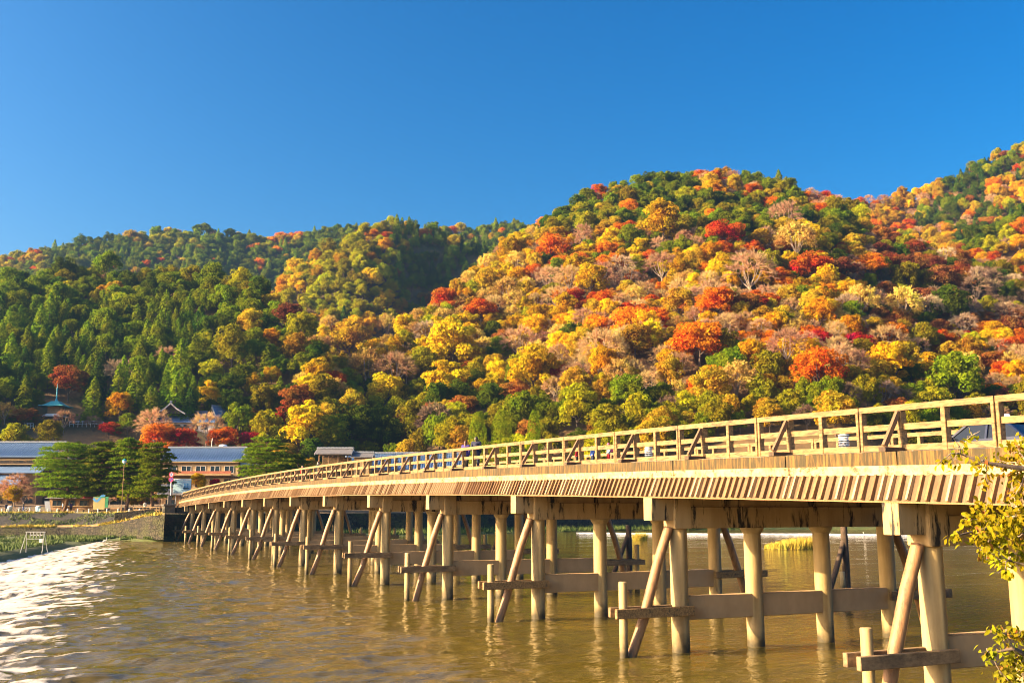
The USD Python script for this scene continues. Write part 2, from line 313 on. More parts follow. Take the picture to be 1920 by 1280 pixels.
def land_hit(px, py, lift, r0=200.0, r1=1100.0):
    """where the ray through a pixel meets the land raised by lift"""
    d = ray(px, py); h = d / math.hypot(d[0], d[1])
    rr = np.linspace(r0, r1, 900); P = h[None, :] * rr[:, None]
    below = P[:, 2] + EYE < land(P[:, 0], P[:, 1]) + lift
    i = int(np.argmax(below)) if below.any() else -1
    return P[i, 0], P[i, 1], rr[i]

# hills and the flat land at their foot: one sheet
NU, NR = 430, 250
u = np.tan(np.linspace(math.atan(-1.5), math.atan(1.5), NU)); w = np.linspace(0, 1, NR) ** 1.35
r0 = bank_r(u)[:, None]; rr = r0 + (1500 - r0) * w[None, :]
cy = rr / np.sqrt(1 + u[:, None] ** 2); cx = cy * u[:, None]
zz = land(cx, cy); zz[:, 0] = 4.0
idx = np.arange(NU * NR).reshape(NU, NR)
q = np.stack([idx[:-1, :-1], idx[1:, :-1], idx[1:, 1:], idx[:-1, 1:]], -1).reshape(-1, 4)
part('/World', 'hills', (np.stack([cx, cy, zz], -1).reshape(-1, 3), q), 'soil', True)
tag(stage.GetPrimAtPath('/World/hills'), 'wooded hillside and flat land beyond the river', None, None, 'structure')

# the river bank: slope, ledge path, stone wall and grass shore run along the edge of the land
def strip(prof_fn, us):
    rows = []
    for uu in us:
        br = float(bank_r(uu)); h = math.hypot(1, uu)
        rows.append([((br - dd) / h * uu, (br - dd) / h, z) for dd, z in prof_fn(uu)])
    a = np.array(rows); n, m = a.shape[:2]; ix = np.arange(n * m).reshape(n, m)
    f = np.stack([ix[:-1, :-1], ix[:-1, 1:], ix[1:, 1:], ix[1:, :-1]], -1).reshape(-1, 4)
    return a.reshape(-1, 3), f
us_l = np.linspace(PXU(-2500), PXU(318), 150); us_r = np.linspace(PXU(318), PXU(3000), 160)
def pxof(uu): return 960 + uu * F * 0.9868
def ledge(uu):
    p = pxof(uu); return float(np.interp(p, [0, 150, 200, 250, 300, 320], [1.75, 1.8, 1.95, 2.75, 3.75, 3.85]))
def shore(uu):
    p = pxof(uu); return float(np.interp(p, [-600, -150, 0, 60, 150, 230, 320], [120, 100, 78, 62, 36, 17, 10]))
mat('path_dirt', (0.40, 0.26, 0.09), 0.95, (0.24, 0.15, 0.05), 0.5, world=True)
def stone_mat(name, scale, a, b, joint, moss):
    N = {'g': ('geometry', {}), 'm': ('mapping', {'scale': (1, 1, 1.35)}), 'v': ('voronoi_texture', {'scale': scale, 'randomness': .9}), 'e': ('voronoi_texture', {'scale': scale, 'randomness': .9, 'feature': 'distance_to_edge'}),
         'sep': ('separate_color', {}), 'r': ('rgb_ramp', {'ramp': [(0, a), (1, b)]}), 'er': ('rgb_ramp', {'ramp': [(0.02, (0, 0, 0)), (0.10, (1, 1, 1))]}), 'x': ('mix', {'color1': joint}),
         'n': ('noise_texture', {'scale': .22, 'detail': 6.0, 'roughness': .7}), 'nr': ('rgb_ramp', {'ramp': [(0.48, (0, 0, 0)), (0.62, (1, 1, 1))]}), 'y': ('mix', {'color2': moss}), 'b': ('bump', {'strength': 1.0, 'distance': .18}), 'p': ('principled_bsdf', {'roughness': .95})}
    L = [('g.position', 'm.vector'), ('m.vector', 'v.vector'), ('m.vector', 'e.vector'), ('m.vector', 'n.vector'), ('v.color', 'sep.color'), ('sep.r', 'r.fac'), ('e.distance', 'er.fac'), ('er.color', 'x.fac'), ('r.color', 'x.color2'), ('n.fac', 'nr.fac'), ('nr.color', 'y.fac'), ('x.color', 'y.color1'), ('y.color', 'p.base_color'), ('er.color', 'b.height'), ('b.normal', 'p.normal')]
    MATS[name] = usdkit.material(stage, f'/World/Looks/{name}', N, L, surface='p.BSDF')
stone_mat('bank_wall', 1.5, (.016, .013, .008), (.055, .042, .023), (.012, .010, .007), (.05, .05, .012))
stone_mat('gravel_slope', 2.2, (.018, .017, .018), (.038, .035, .035), (.010, .010, .010), (.035, .028, .012))
mat('grass_ground', (0.045, 0.075, 0.012), 0.95, (0.075, 0.085, 0.018), 0.5, world=True, bump=0.6, bscale=4, dist=0.1)
mat('lawn', (0.34, 0.27, 0.05), 0.95, (0.22, 0.20, 0.04), 0.6, world=True)
def lslope(uu): return [(0, 4.0), (1.2, 4.004), (7.6, ledge(uu) + 0.25)]
def lpath(uu): return [(7.6, ledge(uu) + 0.25), (8.4, ledge(uu) + .06), (10.6, ledge(uu))]
def lwall(uu): return [(10.6, ledge(uu)), (10.9, ledge(uu) - .05), (11.2, ledge(uu) * .55 + .2), (11.5, 0.30)]
def lgrass(uu):
    s = shore(uu); return [(11.5, 0.34), (12.5, 0.36), (11.5 + .35 * (s - 11), 0.22), (11.5 + .8 * (s - 11), 0.03), (max(s, 12.6) + 1.5, -0.35), (max(s, 12.6) + 8, -1.6)]
for nm, fn, mt, lb in (('embankment', lslope, 'gravel_slope', 'grey gravel embankment slope below the left bank'), ('path', lpath, 'path_dirt', 'narrow sandy ledge path along the left bank'),
                       ('river_wall', lwall, 'bank_wall', 'dark rubble stone river wall left of the bridge end'), ('grass_shore', lgrass, 'grass_ground', 'green grass shore at the foot of the left river wall')):
    part('/World', nm, strip(fn, us_l), mt, 25); tag(stage.GetPrimAtPath('/World/' + nm), lb, 'wall' if nm == 'river_wall' else None, None, None if nm == 'river_wall' else 'structure')
def rwall(uu): return [(0, 4.0), (0.4, 3.95), (0.9, 2.4), (1.6, 0.5)]
def rgrass(uu):
    k = float(np.interp(pxof(uu), [320, 640, 1000, 1300, 3000], [6, 10, 9, 4, 4])); return [(1.6, 0.52), (3, 0.5), (k, 0.06), (k + 3, -0.9)]
part('/World', 'river_wall', strip(rwall, us_r), 'bank_wall', 25); tag(stage.GetPrimAtPath('/World/river_wall_001'), 'dark stone river wall on the far shore upstream of the bridge', 'wall')
part('/World', 'grass_shore', strip(rgrass, us_r), 'grass_ground', 25); tag(stage.GetPrimAtPath('/World/grass_shore_001'), 'green grass shore seen through the bridge piles', None, None, 'structure')
# lawn sheet on top of the left bank
def llawn(uu): return [(-9, 4.25), (-4, 4.2), (0.0, 4.06), (1.0, 4.03)]
part('/World', 'lawn', strip(llawn, us_l), 'lawn', 25); tag(stage.GetPrimAtPath('/World/lawn'), 'sunlit strip of dry lawn on top of the left bank', None, None, 'structure')

# ------------------------------------------------------------------ water
def water_mesh():
    ang = np.concatenate([np.linspace(-75, -31, 12), np.linspace(-30, 30, 420), np.linspace(31, 75, 12)]) * math.pi / 180
    rad = np.exp(np.linspace(math.log(6.0), math.log(300.0), 620))
    Rr, Aa = np.meshgrid(rad, ang)
    X, Y = Rr * np.sin(Aa), Rr * np.cos(Aa)
    s = (X - BX) * E_[0] + (Y - BY) * E_[1]; t = (X - BX) * B_[0] + (Y - BY) * B_[1]
    line = np.interp(t, [-20, 0, 30, 70, 120, 160], [-18.2, -18.0, -16.8, -14.5, -11.0, -9.5])       # where the weir's rapids begin
    line = line + 1.6 * (meshkit.fbm(np.stack([t / 9, s / 30, 0 * t], -1), 3, 5) - 0.5) * 2
    d = line - s                                                                            # > 0: downstream of it, in the rapids
    drop = np.clip(d / 14, 0, 1); drop = drop * drop * (3 - 2 * drop)
    rap = np.clip((d + 3.5) / 6, 0, 1); pre = np.clip((d + 27) / 27, 0, 1) ** 1.3
    P = np.stack([s / 1.7, t / 0.8, 0 * s], -1)
    chop = (meshkit.fbm(P, 4, 11) - 0.5); chop2 = np.abs(meshkit.fbm(np.stack([s / 1.1, t / 0.42, 0 * s], -1), 3, 21) - 0.5)
    calm = 0.024 * (meshkit.fbm(np.stack([s / 3.4, t / 1.25, 0 * s], -1), 4, 31) - 0.5) + 0.05 * (meshkit.fbm(np.stack([s / 14.0, t / 4.0, 0 * s], -1), 2, 51) - 0.5)
    Z = calm * (1 - rap) * (1 + 1.7 * pre) + 0.42 * pre * (1 - rap) * chop - 0.95 * drop + rap * (0.55 * chop - 0.22 * chop2) * (0.5 + 0.5 * np.clip(d / 4, 0, 1))
    edge = meshkit.fbm(np.stack([s / 1.9, t / 1.1, 0 * s], -1), 4, 41)
    fine = meshkit.fbm(np.stack([s / .75, t / 0.38, 0 * s], -1), 4, 61)
    foam = np.clip((d - 2.2) / 5.5, -0.9, 0.58) + (edge - 0.5) * 1.2 + (fine - 0.5) * 2.4 + chop * 0.7
    foam = np.where(d < -4, 0, np.clip(foam * 1.5, 0, 1)) * np.clip((d + 4) / 4, 0, 1)
    near_wall = (Y > 1) & (Rr > 1.15 * bank_r(X / np.maximum(Y, 1)))
    Z = np.where(near_wall, -0.8, Z)
    n, m = X.shape; ix = np.arange(n * m).reshape(n, m)
    f = np.stack([ix[:-1, :-1], ix[:-1, 1:], ix[1:, 1:], ix[1:, :-1]], -1).reshape(-1, 4)
    return np.stack([X, Y, Z], -1).reshape(-1, 3), f, foam.ravel(), rap.ravel()
wv, wf, foam, rapids = water_mesh()
N = {'g': ('geometry', {}), 'rot': ('vector_rotate', {'rotate_type': 'z_axis', 'angle': -A0}),
     'm1': ('mapping', {'scale': (0.8, 2.0, 1.0)}), 'm2': ('mapping', {'scale': (2.3, 3.4, 1.0)}), 'm0': ('mapping', {'scale': (0.05, 0.22, 1.0)}),
     'n1': ('noise_texture', {'scale': 1.0, 'detail': 4.0, 'roughness': 0.55, 'distortion': 0.4}), 'n2': ('noise_texture', {'scale': 1.0, 'detail': 3.0, 'roughness': 0.5}),
     'n0': ('noise_texture', {'scale': 1.0, 'detail': 3.0, 'roughness': 0.5}), 'amp': ('map_range', {'from_min': 0.35, 'from_max': 0.68, 'to_min': 0.16, 'to_max': 0.52}),
     'b1': ('bump', {'distance': 0.16, 'strength': 0.35}), 'b2': ('bump', {'strength': 0.40, 'distance': 0.055}),
     'w': ('principled_bsdf', {'base_color': (0.070, 0.052, 0.009), 'roughness': 0.04, 'ior': 1.33, 'specular_ior_level': 0.5}),
     'at': ('attribute', {'attribute': 'foam'}), 'fr': ('rgb_ramp', {'ramp': [(0.14, (0, 0, 0)), (0.78, (1, 1, 1))]}),
     'mf': ('mapping', {'scale': (1.6, 3.6, 2.0)}), 'fn': ('noise_texture', {'scale': 1.2, 'detail': 6.0, 'roughness': 0.7}),
     'fa': ('math', {'math_type': 'multiply_add', 'value2': 1.2, 'value3': -0.60}), 'fs': ('math', {'math_type': 'add'}), 'one': ('math', {'math_type': 'multiply', 'use_clamp': True}), 'gate': ('math', {'math_type': 'multiply', 'value2': 4.0, 'use_clamp': True}),
     'fb': ('bump', {'strength': 0.6, 'distance': 0.12}),
     'f': ('principled_bsdf', {'base_color': (0.52, 0.48, 0.42), 'roughness': 0.6, 'subsurface_weight': 0.0}), 'mix': ('mix_closure', {})}
L = [('g.position', 'rot.vector'), ('rot.vector', 'm1.vector'), ('rot.vector', 'm2.vector'), ('rot.vector', 'm0.vector'), ('rot.vector', 'mf.vector'), ('m1.vector', 'n1.vector'), ('m2.vector', 'n2.vector'), ('m0.vector', 'n0.vector'), ('mf.vector', 'fn.vector'),
     ('n0.fac', 'amp.value'), ('amp.result', 'b1.strength'), ('n1.fac', 'b1.height'), ('n2.fac', 'b2.height'), ('b1.normal', 'b2.normal'), ('b2.normal', 'w.normal'),
     ('fn.fac', 'fa.value1'), ('at.fac', 'fs.value1'), ('fa.value', 'fs.value2'), ('at.fac', 'gate.value1'), ('fs.value', 'one.value1'), ('gate.value', 'one.value2'), ('one.value', 'fr.fac'), ('fr.color', 'mix.fac'), ('fn.fac', 'fb.height'), ('fb.normal', 'f.normal'), ('w.BSDF', 'mix.closure1'), ('f.BSDF', 'mix.closure2')]
MATS['river'] = usdkit.material(stage, '/World/Looks/river', N, L, surface='mix.closure')
part('/World', 'river', (wv, wf), 'river', True)
rp = stage.GetPrimAtPath('/World/river'); tag(rp, 'broad river with white rapids on the left', None, None, 'structure')
UsdGeom.PrimvarsAPI(rp).CreatePrimvar('foam', Sdf.ValueTypeNames.FloatArray, 'vertex').Set(Vt.FloatArray.FromNumpy(foam.astype(np.float32)))
# river bed and ground under everything, out to the horizon
g = 3000.0
part('/World', 'river_bed', (np.array([[-g, -200, -2.5], [g, -200, -2.5], [g, 2 * g, -2.5], [-g, 2 * g, -2.5]]), np.array([[0, 1, 2, 3]])), 'soil')
tag(stage.GetPrimAtPath('/World/river_bed'), 'river bed', None, None, 'structure')
# ------------------------------------------------------------------ the bridge
P_ = thing('bridge', 'long timber-faced arched bridge on concrete piles with slatted eaves crossing the river', 'bridge', (BX, BY, 0), A0)
def cur(t): return camber(np.asarray(t, float))
def loft(s0, s1, z0, z1, t0, t1, n=None):
    """a bar along the bridge that follows the camber"""
    n = n or max(1, int(abs(t1 - t0) / 6)); ts = np.linspace(t0, t1, n + 1); v = []
    for t in ts:
        c = float(camber(t)); v += [(s0, t, z0 + c), (s1, t, z0 + c), (s1, t, z1 + c), (s0, t, z1 + c)]
    f = [[0, 1, 2, 3], [4 * n + 3, 4 * n + 2, 4 * n + 1, 4 * n]]
    for i in range(n):
        a, b = 4 * i, 4 * i + 4
        for k in range(4):
            l = (k + 1) % 4; f.append([a + k, b + k, b + l, a + l])
    return np.array(v), np.array(f)
T0, T1, SC = -16.0, 153.0, 4.824
MIR = lambda s: 2 * SC - s
part(P_, 'deck', loft(-0.78, MIR(-0.78), 5.75, 5.92, T0, T1), 'girder')
part(P_, 'roadway', loft(2.3, MIR(2.3), 5.924, 5.95, T0, T1), 'asphalt')
for a, b in ((-0.5, 2.28), (MIR(2.28), MIR(-0.5))): part(P_, 'walkway', loft(a, b, 5.924, 6.33, T0, T1), 'paving')
for s in (0.55, 2.2, 3.9, 5.6, 7.3, 8.95): part(P_, 'girder', loft(s - .2, s + .2, 5.05, 5.747, T0, T1), 'girder')
t = T0
while t < T1 - 1:                       # kerb beams in lengths with open joints
    L_ = R.uniform(4.2, 6.2); e = min(t + L_, T1); j = R.uniform(-.012, .012)
    part(P_, 'kerb_beam', loft(-0.92 + j, -0.52, 5.96, 6.30 + j * .6, t, e - 0.035, 2), 'kerb_timber')
    t = e
t = T0
while t < T1 - 1:
    L_ = R.uniform(2.4, 3.8); e = min(t + L_, T1); j = R.uniform(-.012, .012)
    part(P_, 'edge_board', loft(-0.985 + j, -0.80, 5.705, 5.955, t, e - 0.015, 1), 'strip_board')
    t = e
def slope_slab(t0, t1, top, bot, th, n=1):
    """a sloping slab between (s, z) top and bottom edges"""
    ts = np.linspace(t0, t1, n + 1); v = []
    for t in ts:
        c = float(camber(t))
        v += [(top[0], t, top[1] + c), (bot[0], t, bot[1] + c), (bot[0] + th, t, bot[1] + c + .02), (top[0] + th, t, top[1] + c)]
    f = [[3, 2, 1, 0], [4 * n, 4 * n + 1, 4 * n + 2, 4 * n + 3]]
    for i in range(n):
        a, b = 4 * i, 4 * i + 4
        for k in range(4):
            l = (k + 1) % 4; f.append([a + k, a + l, b + l, b + k])
    return np.array(v), np.array(f)
TOP, BOT = (-0.955, 5.70), (-1.215, 5.06)
t = T0
while t < T1 - .5:
    e = min(t + R.uniform(1.4, 2.3), T1)
    part(P_, 'eave_board', slope_slab(t, e - .012, TOP, (BOT[0] + R.uniform(-.008, .008), BOT[1] + R.uniform(-.012, .012)), .05), 'eave_board')
    t = e
t = T0
while t < T1 - .5:
    e = min(t + 5.4, T1); part(P_, 'eave_edge', loft(-1.25, -1.13, 5.025, 5.065, t, e - .01, 2), 'batten_tan'); t = e
def batten(t):
    c = float(camber(t)); j = R.normal(0, .012); w = R.uniform(.05, .066) / 2 * 1.2; e0 = R.uniform(-.02, .015); n = np.array([-0.926, 0.376])
    a = np.array([TOP[0], TOP[1] - .004]); b = np.array([BOT[0] - .01, BOT[1] + .012 + e0]); h = R.uniform(.075, .10)
    v = []
    for (s, z), tt in ((a, t), (b, t + j)):
        for dt, k in ((-w, -.01), (w, -.01), (w, h), (-w, h)):
            v.append((s + n[0] * k, tt + dt, z + n[1] * k + c))
    return np.array(v), np.array([[3, 2, 1, 0], [4, 5, 6, 7], [0, 1, 5, 4], [1, 2, 6, 5], [2, 3, 7, 6], [3, 0, 4, 7]])
rest = {'batten_tan': [], 'batten_pale': [], 'batten_dark': []}; cnt = 0
for i, t in enumerate(np.arange(-2.4, T1 - .2, 0.302)):
    pale = meshkit.noise(np.array([t / 5.0, 0.3, 0]), 5); k = R.random()
    m = 'batten_pale' if k < pale * 1.1 - .22 else ('batten_dark' if k > .82 else 'batten_tan')
    b = batten(t)
    if cnt < 300: part(P_, 'batten', b, m); cnt += 1
    else: rest[m].append(b)
for m, l in rest.items():
    if l: part(P_, 'battens', l, m, kind='stuff')
bb = [batten(t) for t in np.arange(T0, -2.5, .302)]; part(P_, 'battens', bb, 'batten_tan', kind='stuff')
# upstream side, seen only from elsewhere: the same edge, plainer
part(P_, 'kerb_beam', loft(MIR(-0.52), MIR(-0.92), 5.96, 6.30, T0, T1), 'kerb_timber')
part(P_, 'edge_board', loft(MIR(-0.80), MIR(-0.985), 5.705, 5.955, T0, T1), 'strip_board')
v, f = slope_slab(T0, T1, TOP, BOT, .05, 28); v[:, 0] = MIR(v[:, 0]); part(P_, 'eave_board', (v, f[:, ::-1]), 'eave_board')
# railings: panels of three bays
def along(s, t0, t1, zc, w, h, ds=0.0):
    return beam((s, t0, zc + float(camber(t0))), (s, t1, zc + float(camber(t1))), w, h)
def panel(t0, t1):
    pn = sub(P_, 'railing_panel'); s = -0.15; g = .02
    a, b = t0 + g, t1 - g
    def post(t, wd, dp, z0=6.27, z1=7.40):
        c = float(camber(t)); return cbox(s - dp / 2, s + dp / 2, t - wd / 2, t + wd / 2, z0 + c, z1 + c, .012)
    part(pn, 'top_rail', along(s, a, b, 7.475, .17, .155), 'rail_timber')
    part(pn, 'middle_rail', along(s, a, b, 6.975, .09, .16), 'rail_timber')
    part(pn, 'bottom_rail', along(s, a, b, 6.435, .15, .155), 'rail_timber')
    for t in (a + .05, b - .05): part(pn, 'end_post', post(t, .09, .19), 'rail_timber')
    t1_, t2_ = a + (b - a) * .345, a + (b - a) * .672
    part(pn, 'post', post(t1_, .14, .20), 'rail_timber'); part(pn, 'post', post(t2_, .14, .20), 'rail_timber')
    c = float(camber(t2_))
    part(pn, 'foot_block', cbox(-0.90, 0.02, t2_ - .12, t2_ + .12, 6.305 + c, 6.43 + c, .012), 'dark_timber')
    part(pn, 'raker', beam((s - .11, t2_, 7.36 + c), (-0.80, t2_, 6.46 + c), .10, .12), 'brace_timber')
tt = -2.44 - 4.36 * 3
while tt < T1:
    panel(tt, tt + 4.36)
    v, f = join([along(MIR(-.15), tt + .02, tt + 4.34, z, .17, .155) for z in (7.475, 6.975, 6.435)] + [cbox(MIR(-.15) - .1, MIR(-.15) + .1, tt + x - .07, tt + x + .07, 6.27 + float(camber(tt + x)), 7.4 + float(camber(tt + x)), .012) for x in (.1, 1.5, 2.93, 4.26)])
    part(P_, 'upstream_railing_panel', (v, f), 'rail_timber'); tt += 4.36
# piers
BENTS = [-11.0, 0.0, 11.15, 22.35, 33.65, 45.0, 56.8, 68.5, 80.2, 92.4, 104.8, 117.3, 130.2, 143.0]
for bi, t in enumerate(BENTS):
    c = float(camber(t)); pr = sub(P_, 'pier')
    for k in range(4):
        s = 3.216 * k; r = .31
        profile = [(r, -2.4), (r, .05), (r, 3.97 + c)] if k in (0, 3) else [(r, -2.4), (r, 3.74 + c), (r + .03, 3.78 + c), (r + .11, 3.90 + c), (r + .12, 3.97 + c)]
        part(pr, 'pile', lathe(profile, 28, (s, t)), 'pile_concrete', 40)
    part(pr, 'cap_beam', cbox(-.36, MIR(-.36), t - .36, t + .36, 3.97 + c, 4.72 + c, .02), 'cap_concrete')
    part(pr, 'cantilever_beam', cbox(-1.235, MIR(-1.235), t - .27, t + .27, 4.24 + c, 5.048 + c, .015), 'cap_concrete')
    for s0 in (-.33, MIR(-.33) - .66): part(pr, 'pile_block', cbox(s0, s0 + .66, t - .375, t + .375, 3.955 + c, 5.045 + c, .015), 'cap_concrete')
    part(pr, 'tie_beam', cbox(.2, MIR(.2) + .35, t - .20, t + .20, .98 + c * .4, 1.78 + c * .4, .02), 'tie_concrete')
    for side in (0, 1):
        sx = (lambda x: x) if side == 0 else MIR
        j = R.uniform(-.12, .12, 4)
        part(pr, 'brace_log', tube([(sx(-.40), t - .02, 3.99 + c), (sx(-.9), t - .05, 2.9 + c * .6), (sx(-1.55), t - .08, 1.15), (sx(-2.0 + j[0]), t - .1, -.15), (sx(-2.3), t - .1, -1.2)], [.165, .175, .18, .17, .16], 14), 'log_timber', 50)
        part(pr, 'guard_post', lathe([(.145, -2.4), (.145, 2.15 + c * .8 + j[1]), (.13, 2.17 + c * .8 + j[1])], 16, (sx(-2.4), t - .18)), 'pile_concrete', 40)
        z = 1.32 + c * .75 + j[2]
        for off, dz in ((-.40, 0), (.10, .02)):
            s_a, s_b = sx(-2.82 + R.uniform(-.08, .08)), sx(.30)
            part(pr, 'guard_plank', cbox(min(s_a, s_b), max(s_a, s_b), t + off - .075, t + off + .075, z - .16 + dz, z + .16 + dz, .015), 'guard_timber' if R.random() < .55 else 'rail_timber')
# stone abutment at the far end
a0 = bridge_xy(-1.6, 151.2)
ab = thing('bridge_abutment', 'dark concrete bridge abutment where the bridge meets the left bank', 'abutment', (a0[0], a0[1], 0), A0)
part(ab, 'front_wall', hexa([(0, -.6, -2), (12.6, -.6, -2), (12.6, 4, -2), (0, 4, -2)], [(.2, 0, 5.0), (12.4, 0, 5.0), (12.4, 4, 5.0), (.2, 4, 5.0)]), 'concrete_dark')
part(ab, 'pier_tower', hexa([(-2.0, -1.2, -2), (-.05, -1.2, -2), (-.05, 3.4, -2), (-2.0, 3.4, -2)], [(-1.75, -.6, 5.2), (-.2, -.6, 5.2), (-.2, 3.2, 5.2), (-1.75, 3.2, 5.2)]), 'stone')
part(ab, 'pier_cap', cbox(-1.95, -.05, -.8, 3.3, 5.2, 5.5, .04), 'concrete_dark')
part(ab, 'newel_post', cbox(-1.3, -.7, -.2, .4, 5.5, 6.9, .05), 'concrete_dark')
part(ab, 'wing_wall', hexa([(-9.0, 1.6, -2), (-2.0, -.4, -2), (-2.0, 1.2, -2), (-9.0, 3.0, -2)], [(-9.0, 2.4, 4.1), (-2.0, .6, 4.9), (-2.0, 1.4, 4.9), (-9.0, 3.2, 4.1)]), 'bank_wall')
# driftwood guards standing upstream of the piers
for (px, py, ztop, lb) in ((1588, 1102, 3.9, 'dark weathered driftwood guard, upright log with leaning prop, second bay upstream'), (1180, 1075, 3.6, 'dark driftwood guard with leaning prop upstream, left of the grass island'), (940, 1058, 3.4, 'far dark driftwood guard seen between piles upstream of the bridge')):
    p = at_z(px, py, 0.0); dg = thing('driftwood_guard', lb, 'guard post', p, A0, 'driftwood guards upstream of the bridge')
    part(dg, 'upright', tube([(0, 0, -2), (0.02, 0, 1.5), (0, 0, ztop)], [.24, .23, .21], 12), 'dark_timber', 50)
    part(dg, 'prop', tube([(-1.9, -.3, -.6), (-.9, -.15, 1.2), (-.05, .02, 2.9)], [.17, .17, .15], 12), 'dark_timber', 50)
    part(dg, 'mooring_pile', lathe([(.15, -2), (.15, 1.1), (.13, 1.12)], 14, (-1.6, -1.4)), 'pile_concrete', 40)
# ------------------------------------------------------------------ trees
def leaf_quads(C, N, size, rg, aspect=1.0, flat=0.55):
    """two-triangle leaf faces at C facing about N"""
    n = len(C); d = N + rg.normal(0, flat, (n, 3)); d /= np.linalg.norm(d, axis=1, keepdims=True) + 1e-9
    a = np.cross(d, rg.normal(0, 1, (n, 3))); a /= np.linalg.norm(a, axis=1, keepdims=True) + 1e-9; b = np.cross(d, a)
    s = size * rg.uniform(.6, 1.3, (n, 1)); a, b = a * s, b * s * aspect
    v = np.stack([C - a, C - b * .62 + a * .1, C + a, C + b * .62 - a * .1], 1).reshape(-1, 3)
    i = np.arange(n)[:, None] * 4
    return v, np.vstack([i + [0, 1, 2], i + [0, 2, 3]])
def sphere_dirs(n, rg, up=0.0):
    d = rg.normal(0, 1, (n, 3)); d[:, 2] += up; return d / np.linalg.norm(d, axis=1, keepdims=True)
def dome_crown(rg, nclump=34, per=70, W=1.0, H=0.8, zc=0.55, leaf=.055, lobe=.25, layered=0.0, upb=.45, low=-.35):
    """a broad crown about 1 high and W wide (radius W/2) of leaf clumps spread over its dome and inside it"""
    P, Nn = [], []
    d = sphere_dirs(nclump * 3, rg, .35); d = d[d[:, 2] > low][:nclump]
    rad = np.where(rg.random(len(d)) < .75, rg.uniform(.68, 1.0, len(d)), rg.uniform(.25, .7, len(d)))
    cs = d * rad[:, None] * np.array([W / 2 * .80, W / 2 * .80, H / 2 * .85]); cs[:, 2] += zc
    for c in cs:
        r = lobe * W / 2 * rg.uniform(.7, 1.35); m = int(per * rg.uniform(.7, 1.3))
        q = sphere_dirs(m, rg, upb); k = rg.uniform(.72, 1.05, (m, 1))
        sc = np.array([1, 1, .8 if not layered else .8 - .45 * layered])
        P.append(c + q * k * r * sc); nn = q.copy(); nn[:, 2] += .25 + .6 * layered; Nn.append(nn)
    return leaf_quads(np.vstack(P), np.vstack(Nn), leaf, rg), cs
def trunk_mesh(rg, cs, base=.03, lean=.03, top=.45, nb=7):
    fx = rg.normal(0, lean, 2)
    ms = [tube([(0, 0, -.15), (fx[0] * .4, fx[1] * .4, top * .5), (fx[0], fx[1], top)], [base * 1.25, base * .85, base * .6], 7)]
    for c in cs[rg.permutation(len(cs))[:nb]]:
        st = np.array([fx[0] * .6, fx[1] * .6, top * rg.uniform(.5, 1.0)]); mid = (st + c) / 2 + np.array([0, 0, -.03])
        ms.append(tube([st, mid, c], [base * .5, base * .3, base * .12], 5, False))
    return join(ms)
def cone_crown(rg, tiers=16, per=120, W=.46, leaf=.036, z0=.10):
    P, Nn = [], []
    for i in range(tiers):
        f = i / (tiers - 1); z = z0 + (1.0 - z0) * f; r = W / 2 * (1 - f) ** .62 * rg.uniform(.85, 1.15) + .012
        m = max(10, int(per * (1 - f * .75))); g = rg.uniform(0, 2 * np.pi, m); k = np.sqrt(rg.uniform(.25, 1, m))
        lob = 1 + .22 * np.sin(g * rg.integers(4, 7) + rg.uniform(0, 6))
        P.append(np.stack([np.cos(g) * r * k * lob, np.sin(g) * r * k * lob, z + .03 - .075 * k + rg.normal(0, .012, m)], 1))
        Nn.append(np.stack([np.cos(g), np.sin(g), .75 + 0 * g], 1))
    return leaf_quads(np.vstack(P), np.vstack(Nn), leaf, rg, .7, .45)
